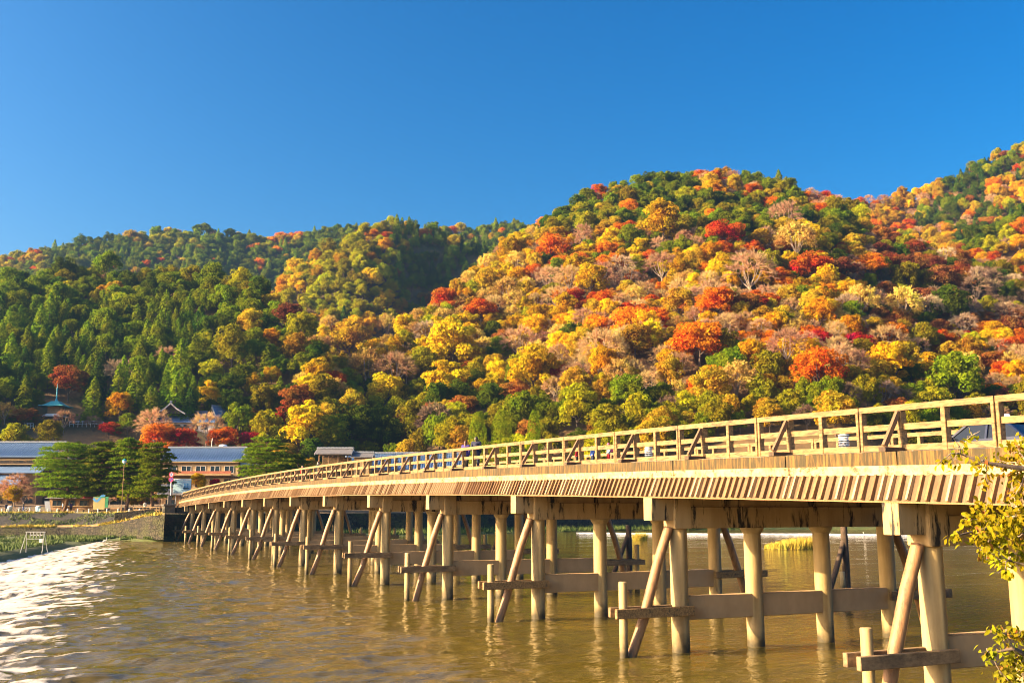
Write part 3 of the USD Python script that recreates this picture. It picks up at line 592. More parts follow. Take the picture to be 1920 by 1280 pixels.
def twigs(rg, W=1.0, trunk_top=.30, nl=9, leafy=0.0, wid=.0042):
    """a bare tree: a fan of limbs, branches and a dome of fine twigs as thin blades"""
    wood = [tube([(0, 0, -.12), (rg.normal(0, .01), rg.normal(0, .01), trunk_top)], [.024, .016], 6)]; mid0 = np.array([0, 0, .50]); rad = np.array([.5 * W, .5 * W, .46]) * rg.uniform(.9, 1.05)
    lim, tips = [], []
    for i in range(nl):
        g = 2 * np.pi * i / nl + rg.uniform(-.35, .35); el = rg.uniform(.25, 1.35); st = np.array([0, 0, trunk_top * rg.uniform(.6, 1)])
        end = mid0 + np.array([np.cos(g) * np.cos(el), np.sin(g) * np.cos(el), np.sin(el)]) * rad * .62; m = st * .55 + end * .45 + np.array([np.cos(g), np.sin(g), 0]) * .04
        wood.append(tube([st, m, end], [.011, .007, .0035], 5, False)); lim += [(st * (1 - f) ** 2 + 2 * f * (1 - f) * m + f * f * end) for f in (.4, .6, .8, 1.0)]
    lim = np.array(lim); nb = 120; d = sphere_dirs(nb * 2, rg, .35); d = d[d[:, 2] > -.25][:nb]; out = mid0 + d * rad * rg.uniform(.72, .98, (len(d), 1))
    for o, q in zip(out, d):
        s0 = lim[int(np.argmin(((lim - o) ** 2).sum(1)))]; tips.append((s0, o, .0042)); ax = (o - s0) / (np.linalg.norm(o - s0) + 1e-6)
        for k in range(20):
            p = o + (s0 - o) * rg.uniform(-.02, .55); e = ax * .6 + q * .55 + rg.normal(0, .42, 3); e /= np.linalg.norm(e); tips.append((p, p + e * rg.uniform(.05, .12), wid))
    a = np.array([t[0] for t in tips]); b = np.array([t[1] for t in tips]); w_ = np.array([t[2] for t in tips])[:, None]
    d = b - a; sd = np.cross(d, rg.normal(0, 1, d.shape)); sd /= np.linalg.norm(sd, axis=1, keepdims=True) + 1e-9
    v = np.stack([a - sd * w_, a + sd * w_, b + sd * w_ * .35, b - sd * w_ * .35], 1).reshape(-1, 3); i = np.arange(len(a))[:, None] * 4
    lv = None
    if leafy: k = rg.permutation(len(b))[:int(len(b) * leafy)]; lv = leaf_quads(b[k], rg.normal(0, .5, (len(k), 3)) + [0, 0, .6], .028, rg)
    return join(wood), (v, np.vstack([i + [0, 1, 2], i + [0, 2, 3]])), lv

LEAF = {'crimson': ((.36, .012, .012), (.60, .04, .02)), 'red': ((.48, .095, .012), (.76, .19, .018)), 'orange': ((.60, .19, .008), (.90, .36, .018)), 'rust': ((.34, .13, .024), (.54, .24, .045)),
        'brown_red': ((.24, .09, .03), (.38, .16, .055)), 'gold': ((.62, .37, .008), (.92, .58, .018)), 'yellow': ((.56, .41, .008), (.86, .64, .02)), 'lime': ((.36, .36, .008), (.64, .60, .014)), 'ochre': ((.44, .30, .018), (.70, .49, .03)),
        'dark_green': ((.070, .115, .006), (.20, .25, .010)), 'green': ((.16, .215, .006), (.41, .44, .010)), 'olive': ((.24, .22, .008), (.48, .42, .012)), 'cedar': ((.048, .10, .010), (.14, .21, .012)), 'cedar_light': ((.17, .245, .008), (.40, .46, .012)),
        'pine': ((.12, .17, .008), (.38, .43, .014)), 'tan': ((.52, .36, .16), (.74, .53, .26)), 'pink_tan': ((.50, .31, .17), (.72, .48, .28)), 'grey_tan': ((.44, .32, .20), (.60, .47, .32)), 'gold_tan': ((.56, .40, .09), (.80, .58, .14)), 'twig_dark': ((.24, .16, .10), (.38, .27, .17))}
for k, (a, b) in LEAF.items(): leafmat('leaf_' + k, a, b, 0.0 if k in ('twig_dark', 'grey_tan') else .38)
WORDS = {'crimson': 'crimson', 'red': 'deep red', 'orange': 'orange', 'rust': 'rusty brown', 'brown_red': 'dull reddish brown', 'gold': 'golden', 'yellow': 'bright yellow', 'lime': 'yellow-green', 'ochre': 'ochre', 'dark_green': 'dark green', 'green': 'green',
         'olive': 'olive green', 'cedar': 'dark green', 'cedar_light': 'fresh green', 'tan': 'pale tan', 'pink_tan': 'pinkish', 'grey_tan': 'grey', 'gold_tan': 'golden tan', 'twig_dark': 'dark brown', 'pine': 'green'}
KIND = {}   # colour -> (name, phrase)
for c in ('crimson', 'red', 'orange', 'rust', 'brown_red'): KIND[c] = ('maple_tree', 'maple', 'maples on the hills')
for c in ('gold', 'yellow', 'lime', 'ochre'): KIND[c] = ('autumn_tree', 'broad autumn tree', 'yellow autumn trees on the hills')
for c in ('dark_green', 'green', 'olive'): KIND[c] = ('evergreen_tree', 'bushy evergreen', 'evergreens on the hills')
for c in ('cedar', 'cedar_light'): KIND[c] = ('cedar_tree', 'pointed cedar', 'cedars on the hills')
for c in ('tan', 'pink_tan', 'grey_tan', 'gold_tan', 'twig_dark'): KIND[c] = ('bare_tree', 'bare twiggy tree', 'bare trees on the hills')
UsdGeom.Scope.Define(stage, '/World/Looks/tree_kinds')
PROTO = {}
def proto(colour, v):
    """a class prim (height about 1) with its trunk and crown"""
    key = (colour, v)
    if key in PROTO: return PROTO[key]
    rg = np.random.default_rng(hash_of(colour) * 10 + v); path = f'/World/Looks/tree_kinds/{KIND[colour][0]}_{colour}_{v}'
    stage.CreateClassPrim(path); k = KIND[colour][0]
    if k == 'maple_tree':
        lv, cs = dome_crown(rg, 46, 105, 1.15, .86, .54, .028, .26, layered=.6, upb=.3, low=-.55)
        part(path, 'trunk', trunk_mesh(rg, cs, .022), 'bark'); part(path, 'crown', lv, 'leaf_' + colour)
    elif k == 'autumn_tree':
        lv, cs = dome_crown(rg, 56, 95, 1.05, .98, .53, .028, .24, layered=.3, low=-.6)
        part(path, 'trunk', trunk_mesh(rg, cs, .024), 'bark'); part(path, 'crown', lv, 'leaf_' + colour)
    elif k == 'evergreen_tree':
        lv, cs = dome_crown(rg, 50, 90, .98, .92, .50, .027, .24, layered=.0, upb=.5, low=-.6)
        part(path, 'trunk', trunk_mesh(rg, cs, .022, top=.35, nb=4), 'bark'); part(path, 'crown', lv, 'leaf_' + colour)
    elif k == 'cedar_tree':
        part(path, 'trunk', tube([(0, 0, -.1), (0, 0, .5), (0, 0, .95)], [.022, .014, .004], 6), 'bark'); part(path, 'crown', cone_crown(rg), 'leaf_' + colour)
    else:
        wd, tw, lv = twigs(rg, 1.0, leafy=.55 if colour == 'gold_tan' else 0)
        part(path, 'trunk', wd, 'bark' if colour == 'twig_dark' else 'bark_pale'); part(path, 'crown', tw if lv is None else join([tw, lv]), 'leaf_' + colour)
    PROTO[key] = path; return path
def hash_of(s): return sum((i + 3) * ord(c) for i, c in enumerate(s)) % 9973
NVAR = 3
TH = {'maple_tree': .98, 'autumn_tree': 1.08, 'evergreen_tree': 1.12, 'cedar_tree': 2.0, 'bare_tree': .98}   # height over crown width
CZ = {'maple_tree': .58, 'autumn_tree': .56, 'evergreen_tree': .50, 'cedar_tree': .5, 'bare_tree': .58}

# trees picked out by eye: (px, py of the crown's middle, crown width in px, colour)
PICK = [(1240, 412, 96, 'yellow'), (1360, 437, 76, 'red'), (1472, 408, 80, 'pink_tan'), (1492, 448, 96, 'gold_tan'), (1035, 467, 76, 'orange'), (1088, 488, 44, 'red'), (1135, 497, 52, 'orange'), (1165, 500, 60, 'grey_tan'), (1240, 498, 74, 'pink_tan'), (1275, 505, 56, 'yellow'),
 (1107, 522, 76, 'yellow'), (1175, 520, 54, 'grey_tan'), (1207, 545, 58, 'tan'), (1147, 556, 46, 'rust'), (1405, 507, 104, 'pink_tan'), (1332, 478, 56, 'gold'), (1520, 498, 84, 'red'), (1412, 466, 46, 'red'), (1030, 520, 62, 'pink_tan'), (976, 515, 38, 'orange'), (1045, 557, 60, 'tan'), (1060, 577, 66, 'yellow'),
 (1187, 583, 58, 'red'), (1225, 592, 56, 'orange'), (1118, 608, 56, 'orange'), (1015, 612, 46, 'red'), (927, 625, 56, 'dark_green'), (1077, 633, 62, 'dark_green'), (975, 642, 86, 'pink_tan'), (1000, 690, 108, 'yellow'), (1130, 650, 110, 'tan'), (1190, 640, 74, 'ochre'), (1310, 637, 112, 'orange'), (1395, 662, 56, 'green'), (1345, 570, 90, 'orange'), (1275, 570, 70, 'ochre'),
 (1630, 497, 66, 'orange'), (1540, 548, 54, 'orange'), (1537, 588, 72, 'gold'), (1588, 570, 56, 'grey_tan'), (1692, 570, 84, 'gold_tan'), (1645, 566, 56, 'pink_tan'), (1782, 572, 86, 'dark_green'), (1604, 645, 62, 'crimson'), (1660, 640, 84, 'tan'), (1668, 680, 92, 'gold'), (1533, 692, 112, 'orange'), (1718, 650, 54, 'pink_tan'), (1772, 637, 54, 'orange'), (1827, 643, 54, 'lime'), (1862, 678, 58, 'rust'), (1790, 715, 120, 'green'),
 (1440, 690, 76, 'olive'), (1372, 680, 70, 'green'), (1425, 618, 60, 'pink_tan'), (1488, 645, 48, 'orange'), (1288, 760, 62, 'lime'), (1335, 718, 34, 'red'), (1565, 770, 84, 'ochre'), (1655, 735, 66, 'grey_tan'), (1590, 740, 60, 'twig_dark'), (1400, 570, 66, 'rust'), (1480, 560, 56, 'ochre'), (1580, 500, 60, 'brown_red'), (1700, 520, 70, 'olive'), (1760, 520, 70, 'brown_red'), (1830, 540, 70, 'twig_dark'), (1890, 590, 70, 'twig_dark'),
 (835, 563, 62, 'red'), (850, 645, 112, 'yellow'), (690, 690, 92, 'gold_tan'), (655, 652, 84, 'yellow'), (742, 690, 96, 'tan'), (722, 732, 84, 'yellow'), (842, 715, 92, 'yellow'), (890, 715, 48, 'dark_green'), (968, 735, 66, 'rust'), (868, 762, 64, 'rust'), (800, 622, 60, 'grey_tan'), (782, 652, 34, 'green'), (902, 580, 64, 'orange'), (950, 540, 62, 'gold_tan'), (875, 560, 46, 'gold'), (930, 690, 60, 'ochre'), (1180, 738, 84, 'green'), (1130, 735, 54, 'ochre'), (1095, 745, 60, 'olive'), (770, 780, 60, 'brown_red'), (1060, 770, 50, 'green'), (1240, 745, 60, 'green'),
 (130, 712, 78, 'rust'), (222, 697, 62, 'grey_tan'), (315, 668, 52, 'pink_tan'), (225, 760, 58, 'gold'), (10, 772, 44, 'gold_tan'), (470, 606, 62, 'ochre'), (556, 655, 66, 'ochre'), (546, 590, 66, 'brown_red'), (398, 738, 54, 'yellow'), (432, 728, 66, 'dark_green'), (560, 752, 86, 'rust'), (520, 788, 40, 'red'), (576, 800, 104, 'yellow'), (446, 785, 74, 'green'), (219, 548, 46, 'ochre'), (360, 522, 56, 'olive'), (470, 680, 34, 'cedar_light'), (502, 678, 40, 'cedar_light'), (525, 740, 40, 'cedar_light'), (385, 640, 44, 'lime'),
 (300, 822, 80, 'red'), (205, 803, 40, 'crimson'), (420, 822, 62, 'orange'), (388, 800, 74, 'pink_tan'), (290, 795, 84, 'pink_tan'), (345, 826, 70, 'crimson'), (120, 785, 50, 'pink_tan'), (92, 816, 60, 'olive'), (30, 815, 56, 'lime'), (470, 826, 52, 'crimson'), (240, 796, 44, 'green'), (660, 800, 90, 'dark_green'), (720, 815, 80, 'dark_green'), (700, 770, 60, 'olive'), (610, 770, 60, 'olive'), (175, 790, 34, 'twig_dark'), (1690, 770, 70, 'rust'), (1880, 745, 60, 'brown_red')]
TREES = []   # x, y, z(base), height, colour, crown-width, px, py
class Grid:
    def __init__(g): g.c = {}
    def near(g, x, y, r):
        k = 14; i, j = int(x // k), int(y // k)
        for a in range(i - 2, i + 3):
            for b in range(j - 2, j + 3):
                for (u, v, q) in g.c.get((a, b), ()):
                    if (u - x) ** 2 + (v - y) ** 2 < (.24 * (q + r)) ** 2: return True
        return False
    def add(g, x, y, r): g.c.setdefault((int(x // 14), int(y // 14)), []).append((x, y, r))
GR = Grid(); FIX = set()
def plant(x, y, width, colour, hf=1.0):
    k = KIND[colour][0]; h = width * TH[k] * hf; z = float(land(x, y)) - .2
    px, py = project((x, y, z + h * CZ[k])); TREES.append([x, y, z, h, colour, width, px, py]); GR.add(x, y, width)
for px, py, wpx, colour in PICK:
    k = KIND[colour][0]; width = 10.0
    for _ in range(3):
        x, y, r_ = land_hit(px, py, width * TH[k] * CZ[k]); width = wpx * y / 1891 * (1.0 if k != 'cedar_tree' else .9)
    plant(x, y, width, colour)
NPICK = len(TREES)
HUE = {c: n for n, c in enumerate(('twig_dark', 'cedar', 'dark_green', 'green', 'cedar_light', 'olive', 'lime', 'yellow', 'gold_tan', 'gold', 'ochre', 'tan', 'grey_tan', 'pink_tan', 'orange', 'rust', 'brown_red', 'red', 'crimson'))}
PATCH = [None]
def pick(rg, table):
    table = sorted(table, key=lambda t: HUE[t[0]]); r01 = rg.random()
    if PATCH[0] is not None: r01 = (r01 * .5 + .5 * np.clip((PATCH[0] - .5) * 1.9 + .5, 0, 1)) if rg.random() < .62 else r01
    k = r01 * sum(w for _, w in table)
    for c, w in table:
        k -= w
        if k <= 0: return c
    return table[-1][0]
def zone(px, py, r, rg):
    patch = meshkit.noise(np.array([px / 70.0, py / 45.0, 0]), 77); PATCH[0] = float(meshkit.noise(np.array([px / 58.0, py / 40.0, 0]), 31))
    if r > 560:
        if px > 1500: t = [('dark_green', .3), ('green', .25), ('cedar', .15), ('orange', .1), ('ochre', .15), ('rust', .1), ('lime', .1)] if patch < .48 else [('orange', .35), ('ochre', .3), ('gold', .2), ('pink_tan', .15)]
        elif 520 < px < 960 and r < 720:
            t = [('lime', .48), ('gold', .12), ('yellow', .14), ('olive', .24), ('orange', .03)] if px < 735 else [('cedar_light', .40), ('cedar', .1), ('dark_green', .16), ('green', .24), ('rust', .06), ('ochre', .08)]  # sunlit left and shaded right flank put into the tree colours, ravine lightened
        else: t = [('green', .4), ('dark_green', .3), ('cedar_light', .2), ('ochre', .06), ('orange', .04)] if patch < .74 else [('ochre', .25), ('orange', .2), ('green', .35), ('lime', .2)]
        if py < 440 and px < 960 and rg.random() < .22: t = [('orange', .35), ('pink_tan', .2), ('ochre', .25), ('rust', .2)]
        return pick(rg, t)
    if px < 590 and (px < 470 or py < 700):                       # left hill
        if py > 585 and px < 380 and py < 770: return pick(rg, [('cedar_light', .58), ('cedar', .22), ('green', .2)])
        if py > 730: return pick(rg, [('dark_green', .3), ('twig_dark', .16), ('rust', .12), ('brown_red', .12), ('olive', .2), ('green', .2)])
        return pick(rg, [('green', .50), ('dark_green', .18), ('olive', .24), ('ochre', .04), ('lime', .08), ('gold', .01)])
    if px > 1640 and py < 620: return pick(rg, [('brown_red', .3), ('twig_dark', .3), ('rust', .14), ('olive', .12), ('dark_green', .14), ('grey_tan', .08)]) if py > 440 else pick(rg, [('green', .5), ('orange', .2), ('olive', .3)])  # hill shade put into the colours: dull dark kinds on this slope
    if py < 440 and px > 960:
        return pick(rg, [('dark_green', .30), ('green', .36), ('olive', .22), ('lime', .08), ('orange', .04), ('ochre', .05)]) if patch < .70 else pick(rg, [('orange', .34), ('pink_tan', .26), ('gold', .16), ('ochre', .2), ('green', .1)])
    if px < 1000 and py < 610 and (py - 420) < (960 - px) * .72 - 10: return pick(rg, [('cedar', .5), ('cedar_light', .28), ('gold', .12), ('green', .1)])
    if py > 735: return pick(rg, [('dark_green', .2), ('green', .28), ('olive', .24), ('brown_red', .09), ('rust', .1), ('lime', .14), ('twig_dark', .05), ('ochre', .12)])
    if px < 1010: return pick(rg, [('yellow', .27), ('gold_tan', .19), ('gold', .13), ('ochre', .14), ('tan', .12), ('orange', .06), ('lime', .12), ('green', .05), ('rust', .03)])
    if py < 520: return pick(rg, [('green', .2), ('dark_green', .12), ('orange', .18), ('red', .05), ('yellow', .11), ('pink_tan', .2), ('olive', .1), ('ochre', .14)])
    return pick(rg, [('orange', .18), ('red', .05), ('rust', .08), ('pink_tan', .17), ('tan', .13), ('gold_tan', .13), ('ochre', .14), ('gold', .12), ('yellow', .06), ('green', .06), ('olive', .08), ('crimson', .008)])
rg = np.random.default_rng(101)
KEEP = [(-175, 222, 70), (-62, 212, 20)] + [(*land_hit(px, 800, 0, 205, 420)[:2], w_) for px, w_ in ((345, 11), (418, 5), (102, 4.5), (310, 2), (160, 6), (54, 3))]
def scatter(rmin, rmax, step, wlo, whi, uspan):
    ys = np.arange(rmin * .72, rmax, step); out = []
    for y in ys:
        n = int(2 * uspan * y / step)
        xs = (np.arange(n) + .5) * step - uspan * y
        x = xs + rg.uniform(-.48, .48, n) * step; yy = y + rg.uniform(-.48, .48, n) * step
        out.append(np.stack([x, yy], 1))
    P = np.vstack(out); r = np.hypot(P[:, 0], P[:, 1]); P = P[(r > rmin) & (r < rmax)]
    z = land(P[:, 0], P[:, 1]); g1 = land(P[:, 0] * .985, P[:, 1] * .985); r = np.hypot(P[:, 0], P[:, 1])
    ok = (r > bank_r(P[:, 0] / P[:, 1]) + 28) & (z > 5.0) & (g1 < z + .045 * r * .3 + 1.0)
    P, z = P[ok], z[ok]; o = rg.permutation(len(P))
    for (x, y), zz_ in zip(P[o], z[o]):
        w_ = rg.uniform(wlo, whi) * (1.25 if rg.random() < .15 else 1)
        if GR.near(x, y, w_): continue
        px, py = project((x, y, zz_ + w_ * .5)); c = zone(px, py, math.hypot(x, y), rg)
        if KIND[c][0] == 'cedar_tree': w_ *= .62
        if px < 480 and py > 728 and math.hypot(x, y) < 318: continue
        if 70 < px < 165 and 712 < py < 800 and math.hypot(x, y) < 352: continue
        if 480 <= px < 900 and py > 815 and math.hypot(x, y) < 256: continue
        plant(x, y, w_, c, rg.uniform(.88, 1.18))
scatter(215, 575, 3.7, 6.2, 11.5, .66)
for _ in range(900):
    px = rg.uniform(-150, 490); uu = PXU(px); r_ = rg.uniform(226, 322); y = r_ / math.hypot(1, uu); x = uu * y
    w_ = rg.uniform(2.6, 4.6)
    if any(abs(x - a) < c_ * 1.25 and -16 < y - b < 11 for a, b, c_ in KEEP) or GR.near(x, y, w_): continue
    plant(x, y, w_, pick(rg, [('olive', .2), ('green', .2), ('lime', .12), ('ochre', .14), ('rust', .12), ('pink_tan', .16), ('dark_green', .14), ('brown_red', .1)]), .9)
NNEAR = len(TREES)
scatter(575, 1000, 5.6, 8.0, 12.5, .64)
# what shows: nearer crowns hide farther ones
S_ = 0.5; ID = np.full((660, 960), -1); order = np.argsort([-math.hypot(t[0], t[1]) for t in TREES])
yy_, xx_ = np.mgrid[0:660, 0:960]
TR = np.array([[t[0], t[1], t[2]] for t in TREES]); HT = np.array([t[3] for t in TREES]); WD = np.array([t[5] for t in TREES])
PXY = np.array([[t[6], t[7]] for t in TREES]) * S_; DIST = np.hypot(TR[:, 0], TR[:, 1])
for i in order:
    rx = WD[i] * .47 / DIST[i] * 1891 * S_; ry = HT[i] * .42 / DIST[i] * 1891 * S_; x, y = PXY[i]
    x0, x1, y0, y1 = max(0, int(x - rx)), min(960, int(x + rx) + 1), max(0, int(y - ry)), min(660, int(y + ry) + 1)
    if x1 <= x0 or y1 <= y0: continue
    m = ((xx_[y0:y1, x0:x1] - x) / rx) ** 2 + ((yy_[y0:y1, x0:x1] - y) / ry) ** 2 < 1
    ID[y0:y1, x0:x1][m] = i
ID[430:, :] = np.where(yy_[430:] * 2 > np.interp(xx_[430:] * 2, [0, 340, 640, 900, 1270, 1920], [950, 923, 866, 834, 795, 740]), -1, ID[430:, :])
VIS = np.bincount(ID[ID >= 0].ravel(), minlength=len(TREES))
chosen, per = [], {}
for i in np.argsort(-VIS):
    k = KIND[TREES[i][4]][0]
    if VIS[i] >= 14 and per.get(k, 0) < 290 and DIST[i] < 640: chosen.append(int(i)); per[k] = per.get(k, 0) + 1
chosen_set = set(chosen)
# labels that say which tree: look, slope, what it stands above or beside
ANCH = [(-200, 'far left edge'), (60, 'blue-roofed house'), (190, 'bank pines'), (330, 'temple roofs'), (400, 'central inn'), (495, 'pine by the bridge'), (575, 'round yellow tree'), (645, 'riverside pavilion'), (760, 'railing left of the couple'), (880, 'couple on the bridge'), (1000, 'clipped columnar trees'), (1140, 'child in pink'), (1270, 'middle of the near railing'), (1420, 'railing over the grass island'), (1560, 'driftwood guard'), (1690, 'front of the blue taxi'), (1840, 'taxi roof lamp'), (2060, 'far right edge')]
def zone_name(px, py, r):
    if r > 560: return 'far ridge'
    if px < 590 and (px < 470 or py < 700): return ('left hill crest' if py < 530 else 'upper left hill' if py < 600 else 'lower left hill' if py < 720 else 'left hill foot')
    return ('main hill crest' if py < 395 else 'upper main hill' if py < 480 else 'middle of main hill' if py < 590 else 'lower main hill' if py < 700 else 'main hill foot')
info = {}
CH = np.array([TREES[i][6:8] for i in chosen]); CHI = np.array(chosen)
for i in chosen:
    x, y, z, h, c, w_, px, py = TREES[i]; info[i] = (WORDS[c], KIND[c][1], zone_name(px, py, DIST[i]), min(ANCH, key=lambda a: abs(a[0] - px))[1])
def nb(i, dx, dy):
    """the chosen tree next to i on one side"""
    d = CH - np.array(TREES[i][6:8]); a = d @ np.array([dx, dy]); b = np.abs(d @ np.array([-dy, dx])); q = np.where(a > 4, a + 1.6 * b, 1e9); q[CHI == i] = 1e9
    return info[int(CHI[int(np.argmin(q))])][0]
def mk(i, lvl):
    wd, ph, zn, an = info[i]; px = TREES[i][6]; ph = ph.replace('broad autumn ', '').replace('bushy ', '').replace('pointed ', '').replace('bare twiggy tree', 'bare tree')
    if lvl == 0: return f'{wd} {ph} on the {zn}, above the {an}'
    L_ = [nb(i, *v).split()[-1] for v in ((-1, 0), (1, 0), (0, -1), (0, 1))]
    if lvl == 1: return f'{wd} {ph}, {zn}, above {an}, right of a {L_[0]} one'
    if lvl == 2: return f'{wd} {ph}, {zn}, above {an}, between {L_[0]} and {L_[1]} ones'
    return f'{wd} {ph}, above {an}, between {L_[0]} and {L_[1]}, {L_[3]} below'
labels, level = {}, {i: 0 for i in chosen}
for lvl in range(4):
    by = {}
    for i in chosen: labels[i] = ' '.join(mk(i, level[i]).split()[:16]); by.setdefault(labels[i], []).append(i)
    for l in by.values():
        if len(l) > 1 and lvl < 3:
            for i in l: level[i] = lvl + 1
by = {}
for i in chosen: by.setdefault(labels[i], []).append(i)
for l, ids in by.items():
    if len(ids) > 1:
        for i in ids:
            wd, ph, zn, an = info[i]; row = sorted((q for q in chosen if info[q][:3] == (wd, ph, zn)), key=lambda q: TREES[q][6]); k = row.index(i) + 1
            nth = f'{k}' + ('th' if 10 <= k % 100 <= 20 else {1: 'st', 2: 'nd', 3: 'rd'}.get(k % 10, 'th'))
            labels[i] = f'{wd} {ph}, {nth} from left of its colour on the {zn}'
def clip_words(s, n=16): return ' '.join(s.split()[:n])
for i in chosen:
    x, y, z, h, c, w_, px, py = TREES[i]; nm, ph, gr = KIND[c]; v = i % NVAR
    sx = w_ / (1.0 if nm != 'cedar_tree' else .46)
    p = thing(nm, clip_words(labels[i]), 'tree', (x, y, z), 0, gr)
    X_ = UsdGeom.Xformable(stage.GetPrimAtPath(p)); X_.AddRotateZOp().Set(float((i * 137.5) % 360)); X_.AddScaleOp().Set(Gf.Vec3f(sx, sx * (0.9 + .2 * ((i * 7) % 10) / 10), h))
    pr = stage.GetPrimAtPath(p); pr.GetReferences().AddInternalReference(proto(c, v)); pr.SetInstanceable(True)
# all the trees behind and beyond them: the forest
rest_i = [i for i in range(len(TREES)) if i not in chosen_set]
def forest(name, ids, label):
    pi = UsdGeom.PointInstancer.Define(stage, f'/World/{name}'); keys = sorted({(TREES[i][4], i % NVAR) for i in ids}); at = {k: n for n, k in enumerate(keys)}
    for k in keys:
        x = UsdGeom.Xform.Define(stage, f'/World/{name}/tree_kind_{at[k]:03d}'); x.GetPrim().GetReferences().AddInternalReference(proto(*k))
        pi.GetPrototypesRel().AddTarget(x.GetPath())
    pi.CreateProtoIndicesAttr([at[(TREES[i][4], i % NVAR)] for i in ids])
    pi.CreatePositionsAttr(Vt.Vec3fArray.FromNumpy(np.array([TREES[i][:3] for i in ids], np.float32)))
    pi.CreateScalesAttr(Vt.Vec3fArray.FromNumpy(np.array([[TREES[i][5] / (1.0 if KIND[TREES[i][4]][0] != 'cedar_tree' else .46)] * 2 + [TREES[i][3]] for i in ids], np.float32)))
    a = np.array([math.radians((i * 137.5) % 360) / 2 for i in ids])
    pi.CreateOrientationsAttr(Vt.QuathArray([Gf.Quath(float(math.cos(k)), 0.0, 0.0, float(math.sin(k))) for k in a]))
    tag(pi, label, 'forest', None, 'stuff')
forest('forest', rest_i, 'mass of autumn and evergreen woodland covering the hills')
print('trees', len(TREES), 'picked', NPICK, 'near', NNEAR, 'individual', len(chosen), per, 'labels', len(set(labels.values())))
# ------------------------------------------------------------------ the left bank: pines, houses, signs, people
def ground(px, back=4.0):
    """a point on the land behind the bank edge, in the direction of a pixel column"""
    uu = PXU(px, 950); r = float(bank_r(uu)) + back; h = math.hypot(1, uu); x, y = r / h * uu, r / h
    return np.array([x, y, max(4.0, float(land(x, y)))])
def px2m(n, y): return n * y / 1891.0
def pine(px, top, wpx, back, lean, seed, label, npad=13):
    rg = np.random.default_rng(seed); g = ground(px, back); H = at_y(px, top, g[1])[2] - g[2]; W = px2m(wpx, g[1]) * 1.12
    t = thing('pine_tree', label, 'pine', g, 0, 'pines on the left bank')
    line = np.array([(0, 0, -.3), (lean * .5, .1, H * .2), (lean * .15, 0, H * .45), (-lean * .3, .1, H * .7), (0, 0, H * .95)])
    def at(f): k = f * 4; i = min(3, int(k)); return line[i] + (line[i + 1] - line[i]) * (k - i)
    ms = [tube([at(f) for f in np.linspace(0, 1, 10)], np.linspace(.34, .06, 10), 9)]; P, Nn = [], []
    for i in range(npad):
        f = .22 + .76 * (i + .5) / npad; wr = W / 2 * min(1.0, .70 + .95 * (1 - f)) * (1.0 if f < .9 else .85); n_in = 3
        a0_ = rg.uniform(0, 6.28)
        for j in range(n_in):
            a = a0_ + j * 6.28 / n_in + rg.uniform(-.4, .4); d = wr * rg.uniform(.35, .72) if f < .93 else wr * .42
            b = at(f); c = b + np.array([math.cos(a) * d, math.sin(a) * d, rg.uniform(-.1, .3)]); rx = wr * rg.uniform(.42, .58); rz = .50 * rg.uniform(.7, 1.2)
            ms.append(tube([b - (0, 0, .5), (b + c) / 2 - (0, 0, .1), c - (0, 0, .1)], [.10, .07, .04], 5, False))
            m = int(90 + 110 * rx); g_ = rg.uniform(0, 6.28, m); k = np.sqrt(rg.uniform(0, 1, m)); lob = 1 + .2 * np.sin(3 * g_ + rg.uniform(0, 6))
            z = rz * np.sqrt(np.maximum(0, 1 - k * k)) * rg.uniform(.2, 1.0, m) + rg.normal(0, .08, m)
            P.append(c + np.stack([np.cos(g_) * k * rx * lob, np.sin(g_) * k * rx * lob, z], 1)); Nn.append(np.stack([np.cos(g_) * k * .8, np.sin(g_) * k * .8, .7 + 0 * k], 1))
    part(t, 'trunk', join(ms), 'bark_pine', 50); part(t, 'crown', leaf_quads(np.vstack(P), np.vstack(Nn), .26, rg, .55, .5), 'leaf_pine')
pine(120, 822, 112, 6, 1.2, 1, 'broad leftmost pine with layered pads on the left bank')
pine(186, 822, 62, 9, -.6, 2, 'slim pine between the broad pine and the lamp post')
pine(236, 815, 70, 12, .8, 3, 'tall pine with leaning trunk right of the lamp post')
pine(286, 823, 66, 8, -.5, 4, 'dense dark pine left of the round traffic signs')
pine(496, 812, 92, 14, .4, 5, 'rounded cloud-pruned pine right of the central inn, behind the railing')
pine(556, 846, 64, 14, -.3, 6, 'low spreading pine beside the people left of the pavilion', 8)
leafmat('leaf_clipped', (.20, .27, .008), (.50, .56, .016), .38, .03, .5)
